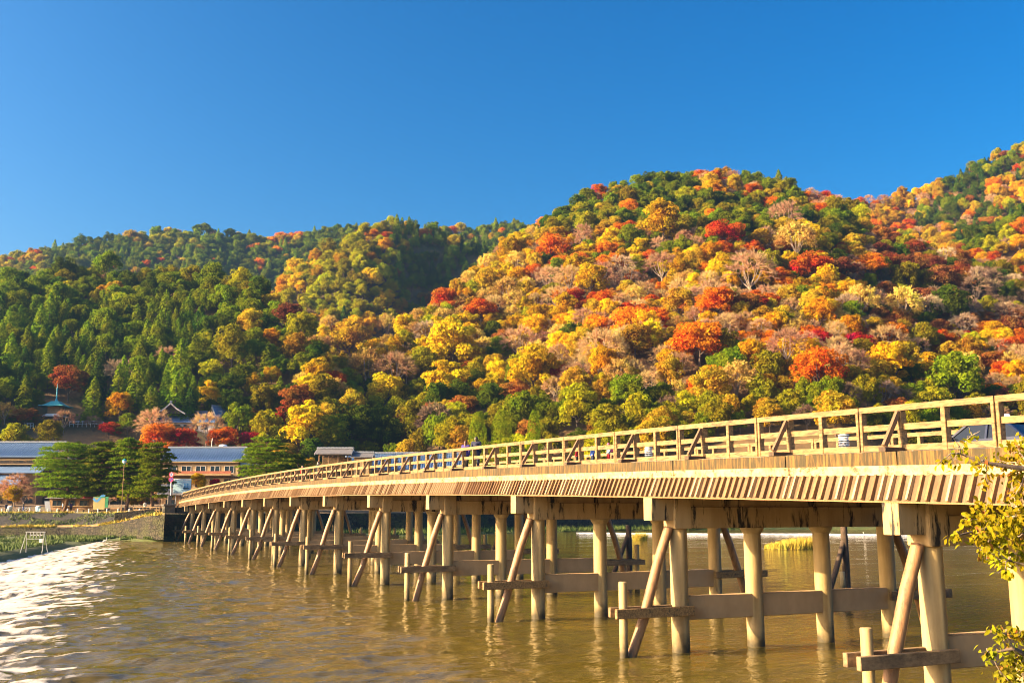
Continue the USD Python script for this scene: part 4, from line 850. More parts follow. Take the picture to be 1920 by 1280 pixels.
for px, top, wpx, bot, lb in ((896, 768, 40, 850, 'small clipped columnar tree left of its two neighbours behind the couple'), (941, 762, 52, 850, 'widest clipped columnar tree, middle of the three behind the railing'), (1001, 764, 32, 850, 'slimmest clipped columnar tree, right of the other two')):
    rg = np.random.default_rng(px); y = 222.0; b = at_y(px, bot, y); x = b[0]; zb = 4.6; H = at_y(px, top, y)[2] - zb; W = px2m(wpx, y)
    t = thing('columnar_tree', lb, 'tree', (x, y, zb), 0, 'clipped columnar trees')
    n = 5200; f = rg.random(n); a = rg.uniform(0, 6.28, n); cap = np.clip((f - .62) / .38, 0, 1); low = np.clip((.15 - f) / .15, 0, 1); rr_ = np.sqrt(np.maximum(0, 1 - cap ** 2)) * (1 - .35 * low ** 2)
    q = np.stack([np.cos(a) * rr_, np.sin(a) * rr_, f], 1); bump_ = .80 + .42 * (meshkit.fbm(q * np.array([2.2, 2.2, 5.0]) + px, 3, 2) - .5) + rg.normal(0, .03, n)
    Cc = np.stack([q[:, 0] * bump_ * W / 2, q[:, 1] * bump_ * W / 2, H * (.10 + .88 * f)], 1); Nc = np.stack([q[:, 0], q[:, 1], .25 + cap * 1.2], 1)
    part(t, 'trunk', tube([(0, 0, -.3), (0, 0, H * .6)], [.2, .1], 7), 'bark'); part(t, 'crown', leaf_quads(Cc, Nc, .17, rg, .8, .5), 'leaf_clipped')
def small_tree(name, px, py, wpx, colour, y, label, cat='tree'):
    k = KIND[colour][0]; W = px2m(wpx, y); h = W * TH[k]; c = at_y(px, py, y); zb = c[2] - h * CZ[k]
    z0 = float(land(c[0], y)); h2 = max(h, (c[2] - z0) / CZ[k]) if name != 'shrub' else h
    p = thing(name, label, cat, (c[0], y, z0 if name != 'shrub' else max(z0, zb)), 0); X_ = UsdGeom.Xformable(stage.GetPrimAtPath(p)); X_.AddScaleOp().Set(Gf.Vec3f(W, W, h2))
    pr = stage.GetPrimAtPath(p); pr.GetReferences().AddInternalReference(proto(colour, 1)); pr.SetInstanceable(True)
small_tree('bare_tree', 28, 922, 66, 'pink_tan', 203, 'leafless cherry tree in front of the blue-roofed house')
small_tree('bare_tree', 205, 905, 40, 'twig_dark', 206, 'dark leafless tree among the bank pines')
small_tree('shrub', 372, 902, 34, 'gold', 186, 'round golden shrub right of the blue information sign', 'shrub')
small_tree('shrub', 405, 905, 22, 'crimson', 186, 'small crimson shrub behind the far railing', 'shrub')
small_tree('shrub', 250, 950, 18, 'ochre', 187, 'low ochre shrub under the tall pine', 'shrub')
small_tree('shrub', 268, 949, 16, 'rust', 186, 'low rusty shrub left of the bridge end', 'shrub')

def roof_gable(t, x0, x1, y0, y1, ze, zr, over=.7, m='sky_tinted_tile', thick=.22, ribs=True):
    """two tiled slopes, ridge along x, with tile ribs and a ridge beam"""
    ym = (y0 + y1) / 2; a = [(x0 - over, y0 - over, ze), (x1 + over, y0 - over, ze), (x1 + over, ym, zr), (x0 - over, ym, zr)]
    b = [(x1 + over, y1 + over, ze), (x0 - over, y1 + over, ze), (x0 - over, ym, zr), (x1 + over, ym, zr)]
    for q in (a, b):
        q = np.array(q, float); part(t, 'roof', hexa(q - [0, 0, thick], q), m)
    part(t, 'ridge', cbox(x0 - over - .1, x1 + over + .1, ym - .28, ym + .28, zr - .05, zr + .38, .08), 'roof_ridge')
    if ribs:
        ms = []
        for x in np.arange(x0 - over + .15, x1 + over, .55):
            ms.append(hexa([(x - .08, y0 - over, ze), (x + .08, y0 - over, ze), (x + .08, ym - .3, zr), (x - .08, ym - .3, zr)], [(x - .05, y0 - over, ze + .1), (x + .05, y0 - over, ze + .1), (x + .05, ym - .3, zr + .1), (x - .05, ym - .3, zr + .1)]))
        part(t, 'tile_ribs', ms, m, kind='stuff')
    for xx in (x0 - over, x1 + over):                     # bargeboards
        for ya in (y0 - over, y1 + over):
            part(t, 'bargeboard', beam((xx, ya, ze - .2), (xx, ym, zr - .2), .12, .34), 'plaster_white')
def gable_walls(t, x0, x1, y0, y1, ze, zr, m):
    ym = (y0 + y1) / 2; zz = zr - .25
    for xa in (x0 + .02, x1 - .22): part(t, 'gable', hexa([(xa, y0 + .1, ze - .3), (xa + .2, y0 + .1, ze - .3), (xa + .2, y1 - .1, ze - .3), (xa, y1 - .1, ze - .3)], [(xa, ym - .1, zz), (xa + .2, ym - .1, zz), (xa + .2, ym + .1, zz), (xa, ym + .1, zz)]), m)
def window(t, x0, x1, y, z0, z1, frame='dark_wood_wall', panes=2):
    w = sub(t, 'window'); part(w, 'pane', box(x0, x1, y - .03, y - .01, z0, z1), 'glass_dark')
    b = .09; fr = [box(x0 - b, x1 + b, y - .08, y - .002, z1, z1 + b), box(x0 - b, x1 + b, y - .10, y - .002, z0 - b, z0)]
    for x in np.linspace(x0, x1, panes + 1): fr.append(box(x - b / 2, x + b / 2, y - .07, y - .032, z0, z1))
    part(w, 'frame', fr, frame)
# blue-roofed house at the left edge
Y = 224.0; L0, L1 = at_y(-150, 900, Y)[0], at_y(95, 900, Y)[0]; gz = 5.0
zt = lambda py, y=Y: at_y(500, py, y)[2]
h = thing('riverside_house', 'long blue-roofed wooden house at the left edge behind the cherry tree', 'house', ((L0 + L1) / 2, Y, gz)); hw = (L1 - L0) / 2
ze, zr = zt(855) - gz, zt(830, Y + 5) - gz
part(h, 'wall', box(-hw, hw, 0, 10, 0, ze - .25), 'dark_wood_wall'); roof_gable(h, -hw, hw, 0, 10, ze, zr); gable_walls(h, -hw, hw, 0, 10, ze, zr, 'plaster_white')
part(h, 'fascia', box(-hw, hw, -.14, -.004, ze - 1.0, ze - .55), 'plaster')
for k in range(9): window(h, -hw + 1.2 + k * 3.2, -hw + 3.6 + k * 3.2, 0, zt(866) - gz, zt(860) - gz)
part(h, 'balcony', cbox(-hw, hw - .3, -1.2, -.01, zt(870) - gz - .15, zt(870) - gz, .03), 'plaster'); 
z1, z2 = zt(886) - gz, zt(870, Y - 1) - gz - .2
qv = np.array([(-hw, -4.2, z1), (hw - .5, -4.2, z1), (hw - .5, -.02, z2), (-hw, -.02, z2)]); part(h, 'lower_roof', hexa(qv - [0, 0, .2], qv), 'sky_tinted_tile')
qv = np.array([(-hw, -7.0, z1 - 2.6), (hw - 4, -7.0, z1 - 2.6), (hw - 4, -3.2, z1 - .5), (-hw, -3.2, z1 - .5)]); part(h, 'porch_roof', hexa(qv - [0, 0, .2], qv), 'sky_tinted_tile')
part(h, 'lower_wall', box(-hw, hw - 1.5, -3.1, -.03, 0, z1 - .25), 'wood_wall')
for k in range(8): window(h, -hw + 1.6 + k * 3.3, -hw + 3.8 + k * 3.3, -3.1, 1.0, 2.6)
for k in range(6): part(h, 'porch_post', cbox(-hw + 2 + k * 4.6, -hw + 2.2 + k * 4.6, -6.7, -6.5, 0, z1 - 2.85, .02), 'wood_wall')
# central inn
Y = 214.0; L0, L1 = at_y(305, 880, Y)[0], at_y(447, 880, Y)[0]; hw = (L1 - L0) / 2; gz = 4.6
h = thing('riverside_inn', 'three-storey inn with blue tiled roof and red balcony beyond the bridge end', 'inn', ((L0 + L1) / 2, Y, gz))
ze, zr = zt(863, Y) - gz, zt(840, Y + 4.5) - gz
part(h, 'wall', box(-hw, hw, 0, 9, 0, ze - .25), 'plaster'); roof_gable(h, -hw, hw, 0, 9, ze, zr, .5); gable_walls(h, -hw, hw, 0, 9, ze, zr, 'plaster_white')
part(h, 'eave_beam', box(-hw, hw, -.2, -.004, ze - .75, ze - .3), 'kerb_timber')
part(h, 'cornice', box(-hw - .1, hw + .1, -.5, -.22, ze - .48, ze - .3), 'plaster')
wz0, wz1 = zt(883, Y) - gz, zt(874, Y) - gz
for k in range(5): window(h, -hw + 1.0 + k * 3.05, -hw + 3.0 + k * 3.05, 0, wz0 - .3, wz1, 'plaster_white', 2)
bz = zt(889, Y) - gz
part(h, 'balcony', cbox(-hw + .6, hw - 1.2, -1.3, -.01, bz - .25, bz, .03), 'plaster')
bl = sub(h, 'balcony_railing'); part(bl, 'panel', cbox(-hw + .6, hw - 1.2, -1.34, -1.24, bz + .15, zt(884, Y) - gz, .02), 'red_balcony'); part(bl, 'top_rail', cbox(-hw + .5, hw - 1.1, -1.38, -1.2, zt(884, Y) - gz + .003, zt(884, Y) - gz + .1, .02), 'red_balcony')
for k in range(7): part(bl, 'post', cbox(-hw + .6 + k * (2 * hw - 2) / 6, -hw + .72 + k * (2 * hw - 2) / 6, -1.23, -1.13, bz, zt(884, Y) - gz, .01), 'red_balcony')
for k in range(5): window(h, -hw + 1.0 + k * 3.05, -hw + 3.0 + k * 3.05, 0, bz - 2.6, bz - 1.0, 'wood_wall', 2)
part(h, 'string_course', box(-hw, hw, -.12, -.003, bz - .75, bz - .5), 'kerb_timber')
part(h, 'side_wing', box(hw + .003, hw + 2.0, 1, 8, 0, ze - 1.0), 'plaster')
q = np.array([(hw + .3, .2, ze - 1.0), (hw + 3.0, .2, ze - 1.0), (hw + 3.0, 8.6, ze - 1.0), (hw + .3, 8.6, ze - 1.0)]); q2 = q.copy(); q2[[0, 3], 2] += 1.5
part(h, 'side_roof', hexa(q - [0, 0, .2], q2), 'sky_tinted_tile'); window(h, hw + .4, hw + 1.7, 1, zt(884, Y) - gz, zt(874, Y) - gz, 'dark_wood_wall', 2)
part(h, 'aerial', tube([(hw * .1, 4.5, zr), (hw * .1, 4.5, zr + 2.2)], [.05, .04], 6), 'steel'); part(h, 'water_tank', lathe([(.0, 0), (.9, 0), (.9, .9), (.6, 1.1)], 14, (0, 0)) if False else moved(lathe([(.9, 0), (.9, .8), (.6, 1.0)], 14), (hw * .35, 6, zr - 1.2 + 1.1)), 'lamp_globe', 40)
# open pavilion behind the railing
Y = 232.0; a, b = at_y(598, 860, Y), at_y(652, 860, Y); gz = 5.0; wd = (b[0] - a[0]) / 2
h = thing('riverside_pavilion', 'open timber pavilion with grey roof behind the bridge railing', 'pavilion', ((a[0] + b[0]) / 2, Y, gz)); ze, zr = zt(850, Y) - gz, zt(841, Y + 2.5) - gz
roof_gable(h, -wd, wd, 0, 5, ze, zr, .9, 'roof_grey', .2, False)
for sx in (-1, -.33, .33, 1):
    for yy in (0, 5): part(h, 'post', cbox(sx * wd - .12, sx * wd + .12, yy - .12, yy + .12, 0, ze - .2, .02), 'wood_wall')
part(h, 'back_screen', box(-wd, wd, 4.7, 4.8, .8, ze - .6), 'kerb_timber'); part(h, 'handrail', cbox(-wd, wd, -.05, .05, ze - 2.6, ze - 2.4, .02), 'rail_timber'); part(h, 'floor', box(-wd - .4, wd + .4, -.4, 5.4, ze - 3.6, ze - 3.3), 'wood_wall')
a, b = at_y(664, 856, Y), at_y(694, 856, Y); wd = (b[0] - a[0]) / 2
h = thing('riverside_pavilion', 'low flat annex hut just right of the open pavilion', 'hut', ((a[0] + b[0]) / 2, Y, gz)); roof_gable(h, -wd, wd, 0, 4, zt(856, Y) - gz, zt(849, Y + 2) - gz, .6, 'roof_grey', .2, False); part(h, 'wall', box(-wd, wd, 0, 4, 0, zt(856, Y) - gz - .2), 'plaster')
# long low house whose roof shows through the far railing
Y = 238.0; a, b = at_y(648, 860, Y), at_y(862, 860, Y); gz = 5.0; wd = (b[0] - a[0]) / 2
h = thing('riverside_house', 'long low house with blue roof seen between the rails, right of the pavilion', 'house', ((a[0] + b[0]) / 2, Y, gz)); ze, zr = zt(880, Y) - gz, zt(850, Y + 6) - gz
part(h, 'wall', box(-wd, wd, 0, 12, 0, ze - .25), 'plaster'); roof_gable(h, -wd, wd, 0, 12, ze, zr, .8); gable_walls(h, -wd, wd, 0, 12, ze, zr, 'plaster')
for k in range(7): window(h, -wd + 1.4 + k * 3.7, -wd + 3.6 + k * 3.7, 0, ze - 2.6, ze - 1.0)
# temple on the slope
def on_slope(px, py, r0=205): x, y, _ = land_hit(px, py, 0, r0, 420); return x, y, float(land(x, y))
x, y, z = on_slope(345, 800)
h = thing('temple_hall', 'temple hall with long blue roof and front gable on the slope above the inn', 'temple', (x, y, z)); S = y / 1891.0; wd = 58 * S; ze = at_y(345, 791, y)[2] - z; zr = at_y(345, 772, y + 4)[2] - z
part(h, 'wall', box(-wd, wd, 0, 9, -3, ze - .2), 'plaster_white'); roof_gable(h, -wd, wd, 0, 9, ze, zr, .9); gable_walls(h, -wd, wd, 0, 9, ze, zr, 'dark_wood_wall')
for k in range(6): window(h, -wd + 1 + k * 2.7, -wd + 2.6 + k * 2.7, 0, ze - 2.2, ze - .8)
gx = (318 - 345) * S; gw = 21 * S; g0, g1 = at_y(318, 771, y)[2] - z, at_y(318, 755, y)[2] - z
part(h, 'front_gable', hexa([(gx - gw, .6, g0 - .6), (gx + gw, .6, g0 - .6), (gx + gw, 8, g0 - .6), (gx - gw, 8, g0 - .6)], [(gx - .1, .6, g1 - .3), (gx + .1, .6, g1 - .3), (gx + .1, 8, g1 - .3), (gx - .1, 8, g1 - .3)]), 'dark_wood_wall')
for sg in (-1, 1):
    q = np.array([(gx, -.3, g1), (gx, 8.4, g1), (gx + sg * gw * .55, 8.4, (g0 + g1) / 2 - .35), (gx + sg * gw * .55, -.3, (g0 + g1) / 2 - .35)]); q3 = np.array([(gx + sg * gw * .55, -.3, (g0 + g1) / 2 - .35), (gx + sg * gw * .55, 8.4, (g0 + g1) / 2 - .35), (gx + sg * gw * 1.35, 8.4, g0 - .6), (gx + sg * gw * 1.35, -.3, g0 - .6)])
    if sg > 0: q, q3 = q[::-1], q3[::-1]
    part(h, 'gable_roof', join([hexa(q - [0, 0, .3], q), hexa(q3 - [0, 0, .3], q3)]), 'roof_grey'); part(h, 'bargeboard', join([beam((gx, -.42, g1 - .15), (gx + sg * gw * .55, -.42, (g0 + g1) / 2 - .5), .18, .35), beam((gx + sg * gw * .55, -.42, (g0 + g1) / 2 - .5), (gx + sg * gw * 1.35, -.42, g0 - .75), .18, .35)]), 'plaster_white')
part(h, 'gable_ornament', cbox(gx - .35, gx + .35, -.5, .2, g1 - .1, g1 + .7, .15), 'roof_ridge')
x, y, z = on_slope(418, 802)
h = thing('temple_hall', 'small white-gabled temple hall with blue roof right of the long temple hall', 'temple', (x, y, z), 0.9); S = y / 1891.0
ze, zr = at_y(418, 782, y)[2] - z, at_y(418, 762, y)[2] - z
part(h, 'wall', box(-2.6, 2.6, 0, 3.4, -3, ze - .2), 'plaster_white'); roof_gable(h, -2.6, 2.6, 0, 3.4, ze, zr, .5); gable_walls(h, -2.6, 2.6, 0, 3.4, ze, zr, 'plaster_white'); window(h, -1.2, 1.2, 0, ze - 1.8, ze - .6)
x, y, z = on_slope(102, 800)
h = thing('pagoda', 'small pagoda with turquoise copper roof and spire on the left slope', 'pagoda', (x, y, z)); S = y / 1891.0; zf = lambda py: at_y(102, py, y)[2] - z
def pyramid(r, ze, zt_, rt, up=.35):
    rings = []
    for f in np.linspace(0, 1, 6):
        rr_ = r + (rt - r) * f; zz_ = ze + (zt_ - ze) * (f ** 1.35); rings.append([(sx * rr_, sy * rr_, zz_ + (up * (1 - f) ** 4)) if k % 2 == 0 else (sx * rr_, sy * rr_, zz_) for k, (sx, sy) in enumerate(((-1, -1), (0, -1), (1, -1), (1, 0), (1, 1), (0, 1), (-1, 1), (-1, 0)))])
    v = np.array(rings).reshape(-1, 3); f = [[i * 8 + j, i * 8 + (j + 1) % 8, (i + 1) * 8 + (j + 1) % 8, (i + 1) * 8 + j] for i in range(5) for j in range(8)]
    n = len(v); v = np.vstack([v, v[:8] - [0, 0, .25]]); f += [[n + j, n + (j + 1) % 8, (j + 1) % 8, j] for j in range(8)]; f += [[n, n + 2, n + 1, n + 1], [n, n + 4, n + 2, n + 2], [n, n + 6, n + 4, n + 4], [n + 2, n + 4, n + 3, n + 3], [n + 4, n + 6, n + 5, n + 5], [n + 6, n, n + 7, n + 7]]
    f += [[40, 42, 44, 44], [40, 44, 46, 46]]
    return v, np.array(f)
part(h, 'upper_roof', pyramid(23 * S, zf(763), zf(752), 1.0), 'copper_roof'); part(h, 'upper_storey', cbox(-11 * S, 11 * S, -11 * S, 11 * S, zf(780), zf(762), .05), 'wood_wall')
part(h, 'lower_roof', pyramid(18 * S, zf(781), zf(776), 11.5 * S, .2), 'white_paint'); part(h, 'lower_storey', cbox(-13 * S, 13 * S, -13 * S, 13 * S, -4, zf(782), .05), 'dark_wood_wall')
part(h, 'spire', lathe([(.5, zf(752)), (.3, zf(748)), (.14, zf(746)), (.3, zf(742)), (.12, zf(740)), (.25, zf(736)), (.1, zf(733)), (.18, zf(730)), (.05, zf(722)), (.02, zf(718))], 10), 'lamp_teal', 40)
for pa, pb, py, lb in ((130, 193, 800, 'white railing fence on the slope right of the pagoda'), (46, 62, 803, 'short white fence on the slope at the far left')):
    A_, B2 = np.array(on_slope(pa, py)), np.array(on_slope(pb, py)); A_[2] = B2[2] = max(A_[2], B2[2]) + .3; f_ = thing('white_fence', lb, 'fence', A_); d = B2 - A_; n = max(3, int(np.linalg.norm(d) / 1.1))
    for k in (.35, .8, 1.2): part(f_, 'rail', beam((0, 0, k), d + (0, 0, k), .09, .10), 'white_paint')
    for k in range(n + 1): part(f_, 'post', beam(d * k / n + (0, 0, -2), d * k / n + (0, 0, 1.25), .10, .10), 'white_paint')
x, y, z = on_slope(310, 815); up = thing('utility_pole', 'thin grey utility pole below the temple roofs', 'pole', (x, y, z)); part(up, 'pole', tube([(0, 0, -1), (0, 0, at_y(310, 783, y)[2] - z)], [.16, .11], 8), 'grey_metal', 40); part(up, 'crossarm', cbox(-.8, .8, -.06, .06, at_y(310, 785, y)[2] - z - .6, at_y(310, 785, y)[2] - z - .45, .02), 'grey_metal')

# ------------------------------------------------------------------ street furniture on the left bank
def bank_pt(px, py_base, back=1.5): g = ground(px, back); return g
g = bank_pt(228, 945, 3); lp = thing('street_lamp', 'street lamp with white globe and teal cap among the pines', 'street lamp', g); top = at_y(228, 860, g[1])[2] - g[2]
part(lp, 'post', lathe([(.13, 0), (.11, .8), (.06, .85), (.05, top - .78)], 12), 'wood_wall', 40); part(lp, 'globe', moved(trimesh_ := (lambda m: (np.array(m.vertices), np.array(m.faces)))(trimesh.creation.icosphere(2, .34)), (0, 0, top - .45)), 'lamp_globe', True); part(lp, 'cap', lathe([(.36, top - .32), (.30, top - .14), (.15, top - .04), (.03, top)], 16), 'lamp_teal', 40); part(lp, 'collar', lathe([(.07, top - .9), (.17, top - .82), (.17, top - .78)], 14), 'lamp_teal', 40)
def disc(r, y0, y1, z, sides=28):
    v, f = lathe([(r, 0), (r, y1 - y0)], sides); v = np.stack([v[:, 0], y1 - v[:, 2], v[:, 1] + z], -1); return v, f
def ring(r0, r1, y0, z, sides=28, th=.02):
    g_ = np.arange(sides) * 2 * np.pi / sides; v = []
    for r, yy in ((r0, y0), (r1, y0), (r1, y0 + th), (r0, y0 + th)): v += [(r * math.cos(a), yy, z + r * math.sin(a)) for a in g_]
    f = [[k * sides + j, k * sides + (j + 1) % sides, ((k + 1) % 4) * sides + (j + 1) % sides, ((k + 1) % 4) * sides + j] for k in range(4) for j in range(sides)]
    return np.array(v), np.array(f)
g = bridge_xy(-1.0, 152.5); g = np.array([g[0], g[1], 5.3]); y = g[1]; pxp = float(project(g)[0])
sp = thing('traffic_sign', 'pole with two round traffic signs at the far end of the bridge', 'traffic sign', (at_y(319, 940, y)[0], y, g[2])); zz_ = lambda py: at_y(319, py, y)[2] - g[2]
part(sp, 'pole', tube([(0, 0, -.4), (0, 0, zz_(884))], [.07, .07], 10), 'white_paint', 40)
s1 = sub(sp, 'upper_sign'); part(s1, 'plate', disc(.40, -.13, -.09, zz_(889.5)), 'white_paint'); part(s1, 'red_ring', ring(.30, .40, -.155, zz_(889.5)), 'sign_red'); part(s1, 'figure', join([box(-.10, -.04, -.15, -.132, zz_(889.5) - .16, zz_(889.5) + .16), box(.04, .10, -.15, -.132, zz_(889.5) - .16, zz_(889.5) + .16)]), 'sign_navy')
s2 = sub(sp, 'lower_sign'); part(s2, 'plate', disc(.40, -.13, -.09, zz_(898.5)), 'sign_navy'); part(s2, 'red_ring', ring(.31, .40, -.155, zz_(898.5)), 'sign_red'); part(s2, 'red_slash', beam((-.22, -.142, zz_(898.5) + .22), (.22, -.142, zz_(898.5) - .22), .02, .09), 'sign_red')
Y = 172.0; a, b = at_y(325, 912, Y), at_y(358, 912, Y); z0, z1 = at_y(340, 924, Y)[2], at_y(340, 897, Y)[2]; g0 = 4.6
ib = thing('information_sign', 'pale blue information board with a blue pictogram at the bridge end', 'sign', ((a[0] + b[0]) / 2, Y, g0)); wd = (b[0] - a[0]) / 2
part(ib, 'board', cbox(-wd, wd, -.05, .05, z0 - g0, z1 - g0, .02), 'sign_pale')
for sx in (-.7, .7): part(ib, 'post', tube([(sx * wd, .1, -.4), (sx * wd, .1, z1 - g0 - .1)], [.06, .06], 8), 'grey_metal', 40)
hz = z1 - g0
part(ib, 'white_band', box(-wd * .96, wd * .96, -.06, -.052, hz - .30, hz - .06), 'white_paint')
part(ib, 'lettering', join([box(-wd * .85 + k * .27, -wd * .85 + k * .27 + .19, -.07, -.061, hz - .26, hz - .12) for k in range(7)] + [box(-wd * .85 + k * .24, -wd * .85 + k * .24 + .16, -.062, -.052, hz - .62, hz - .50) for k in range(5)]), 'sign_blue')
for sx in (.30, .62): part(ib, 'pictogram', join([moved(disc(.16, -.07, -.052, hz - .95), (sx * wd, 0, 0)), box(sx * wd - .17, sx * wd + .17, -.07, -.052, hz - 1.75, hz - 1.15), box(sx * wd - .26, sx * wd + .26, -.07, -.0525, hz - 1.75, hz - 1.5)]), 'sign_blue')
Y = 178.0; a, b = at_y(300, 925, Y), at_y(340, 925, Y); g0 = 4.4; wd = (b[0] - a[0]) / 2
gh = thing('gatehouse', 'small grey-roofed hut behind the signs at the bridge end', 'hut', ((a[0] + b[0]) / 2, Y, g0)); part(gh, 'wall', box(-wd + .3, wd - .3, 0, 3, 0, at_y(320, 926, Y)[2] - g0), 'wood_wall'); roof_gable(gh, -wd + .3, wd - .3, 0, 3, at_y(320, 926, Y)[2] - g0, at_y(320, 911, Y)[2] - g0, .6, 'roof_grey', .16, False); window(gh, -.8, .8, 0, 1.0, 1.9)
g = bank_pt(188, 957, 2.0); mb = thing('map_board', 'map board with pale land, blue river and green patch below the slim pine', 'map board', g, .1); S = g[1] / 1891.0
part(mb, 'board', cbox(-13 * S, 8 * S, -.05, .05, .55, 2.75, .02), 'sign_yellow'); part(mb, 'green_panel', cbox(8.3 * S, 14 * S, -.05, .05, .9, 2.75, .02), 'sign_green')
part(mb, 'river_stripe', join([beam((-13 * S + 2 * k * S, -.055, 2.45 - .5 * math.sin(k * .55)), (-11 * S + 2 * k * S, -.055, 2.45 - .5 * math.sin((k + 1) * .55)), .012, .38) for k in range(10)]), 'sign_blue'); part(mb, 'header', box(-12.6 * S, 7.6 * S, -.062, -.052, 2.55, 2.72), 'sign_green')
for sx in (-12, 7): part(mb, 'leg', cbox(sx * S - .05, sx * S + .05, .06, .16, -.3, 2.7, .01), 'dark_wood_wall')
g = bank_pt(91, 960, 2.4); bn = thing('banner', 'leaning white banner on a stand below the broad pine', 'banner', g, .2); part(bn, 'cloth', hexa([(-.42, -.02, .25), (.42, -.02, .25), (.42, .02, .25), (-.42, .02, .25)], [(-.75, -.02, 2.0), (.05, -.02, 2.0), (.05, .02, 2.0), (-.75, .02, 2.0)]), 'cloth_white'); part(bn, 'pole', tube([(.46, 0, 0), (.1, 0, 2.1)], [.025, .025], 6), 'steel')
for i, px in enumerate((4, 14, 36, 56, 76, 90, 108, 127, 146, 167, 184, 201, 222, 243, 262)):
    g = bank_pt(px, 960, .3); part_p = thing('bollard', f'{["first", "second", "third", "fourth", "fifth", "sixth", "seventh", "eighth", "ninth", "tenth", "eleventh", "twelfth", "thirteenth", "fourteenth", "fifteenth"][i]} short bollard from the far left on the bank edge, below the {"cherry tree" if px < 60 else "broad pine" if px < 150 else "slim pine" if px < 205 else "tall pine"}' , 'bollard', g, 0, 'bollards along the left bank'); part(part_p, 'post', lathe([(.11, -.2), (.11, .68), (.07, .78), (.02, .80)], 10), 'cloth_white', 40); part(part_p, 'band', lathe([(.118, .52), (.118, .60)], 10), 'grey_metal', 40)
for px, m, lb in ((72, 'sign_pale', 'pale blue waste bin on the bank edge'), (19, 'grey_metal', 'grey waste bin near the person at the far left')):
    g = bank_pt(px, 965, .9); bn = thing('waste_bin', lb, 'bin', g); part(bn, 'body', lathe([(.36, 0), (.42, 1.0)], 14), m, 40); part(bn, 'lid', lathe([(.45, 1.003), (.45, 1.08), (.2, 1.25), (.03, 1.27)], 14), 'white_paint', 40)
def bicycle(px, back, label, paint):
    g = bank_pt(px, 962, back); b = thing('bicycle', label, 'bicycle', g, .3)
    for x in (-.52, .52):
        w = sub(b, 'wheel'); part(w, 'tyre', ring(.28, .33, -.02, .33, 20, .04), 'rubber'); part(w, 'spokes', join([beam((x0_, 0, .33), (.28 * math.cos(a) + x0_, 0, .33 + .28 * math.sin(a)), .008, .008) for x0_ in (0,) for a in np.arange(0, 6.28, .7)]), 'steel')
        UsdGeom.Xformable(stage.GetPrimAtPath(w)).AddTranslateOp().Set(Gf.Vec3d(x, 0, 0))
    part(b, 'frame', join([tube([p, q], [.022, .022], 6) for p, q in (((-.52, 0, .33), (-.12, 0, .33)), ((-.52, 0, .33), (-.2, 0, .78)), ((-.12, 0, .33), (-.22, 0, .85)), ((-.12, 0, .33), (.38, 0, .80)), ((-.2, 0, .76), (.36, 0, .88)), ((.52, 0, .33), (.36, 0, .98)))]), paint)
    part(b, 'saddle', cbox(-.36, -.10, -.07, .07, .86, .93, .03), 'rubber'); part(b, 'handlebar', tube([(.25, -.27, 1.02), (.36, 0, .99), (.25, .27, 1.02)], [.018, .018, .018], 6), 'steel'); part(b, 'basket', cbox(.42, .72, -.17, .17, .78, 1.0, .03), 'grey_metal')
bicycle(31, 1.6, 'silver bicycle parked right of the grey bin', 'steel'); bicycle(43, 2.6, 'dark blue bicycle parked left of the pale bin', 'car_blue'); bicycle(50, 1.9, 'white bicycle parked nearest the pale bin', 'white_paint')
mat('steel_grey', (0.36, 0.37, 0.36), 0.6)
# a shop hut, parasol, benches and rope fence among the pines
g = bank_pt(135, 955, 11); hut = thing('shop_hut', 'low brown shop hut under the broad pine behind the banner', 'hut', g); part(hut, 'wall', box(-4.2, 4.2, 0, 3, 0, 2.1), 'wood_wall'); part(hut, 'roof', hexa([(-4.8, -.8, 2.15), (4.8, -.8, 2.15), (4.8, 3.6, 2.6), (-4.8, 3.6, 2.6)], [(-4.8, -.8, 2.28), (4.8, -.8, 2.28), (4.8, 3.6, 2.75), (-4.8, 3.6, 2.75)]), 'roof_grey')
for k in range(3): window(hut, -3.6 + k * 2.5, -2.0 + k * 2.5, 0, .9, 1.8)
part(hut, 'counter', cbox(-3.9, 3.9, -.45, -.01, .7, .82, .02), 'plaster')
g = bank_pt(163, 955, 7); ps = thing('parasol', 'red parasol between the broad pine and the slim pine', 'parasol', g); part(ps, 'pole', tube([(0, 0, 0), (0, 0, 2.9)], [.03, .03], 8), 'wood_wall'); part(ps, 'canopy', lathe([(1.35, 2.35), (1.37, 2.40), (.7, 2.72), (.05, 2.95)], 8), 'cloth_red')
for px, lb in ((104, 'wooden bench right of the white banner'), (150, 'wooden bench left of the map board'), (215, 'wooden bench right of the map board')):
    g = bank_pt(px, 958, 3.2); b_ = thing('bench', lb, 'bench', g, 0, 'benches on the left bank'); part(b_, 'seat', cbox(-.8, .8, -.22, .22, .40, .46, .015), 'wood_wall'); part(b_, 'backrest', cbox(-.8, .8, .20, .25, .55, .85, .015), 'wood_wall')
    for sx in (-.65, .65): part(b_, 'leg', cbox(sx - .05, sx + .05, -.2, .25, 0, .40, .01), 'concrete_dark')
A_, B2 = ground(250, 1.6), ground(300, 1.6); d = B2 - A_; rf_ = thing('rope_fence', 'low timber post fence along the bank between the tall pine and bridge end', 'fence', A_)
for k in range(9): part(rf_, 'post', beam(d * k / 8 + (0, 0, -.2), d * k / 8 + (0, 0, 1.1), .11, .11), 'rail_timber')
for zz9 in (.55, 1.0): part(rf_, 'rail', beam((0, 0, zz9), d + (0, 0, zz9), .06, .08), 'rail_timber')
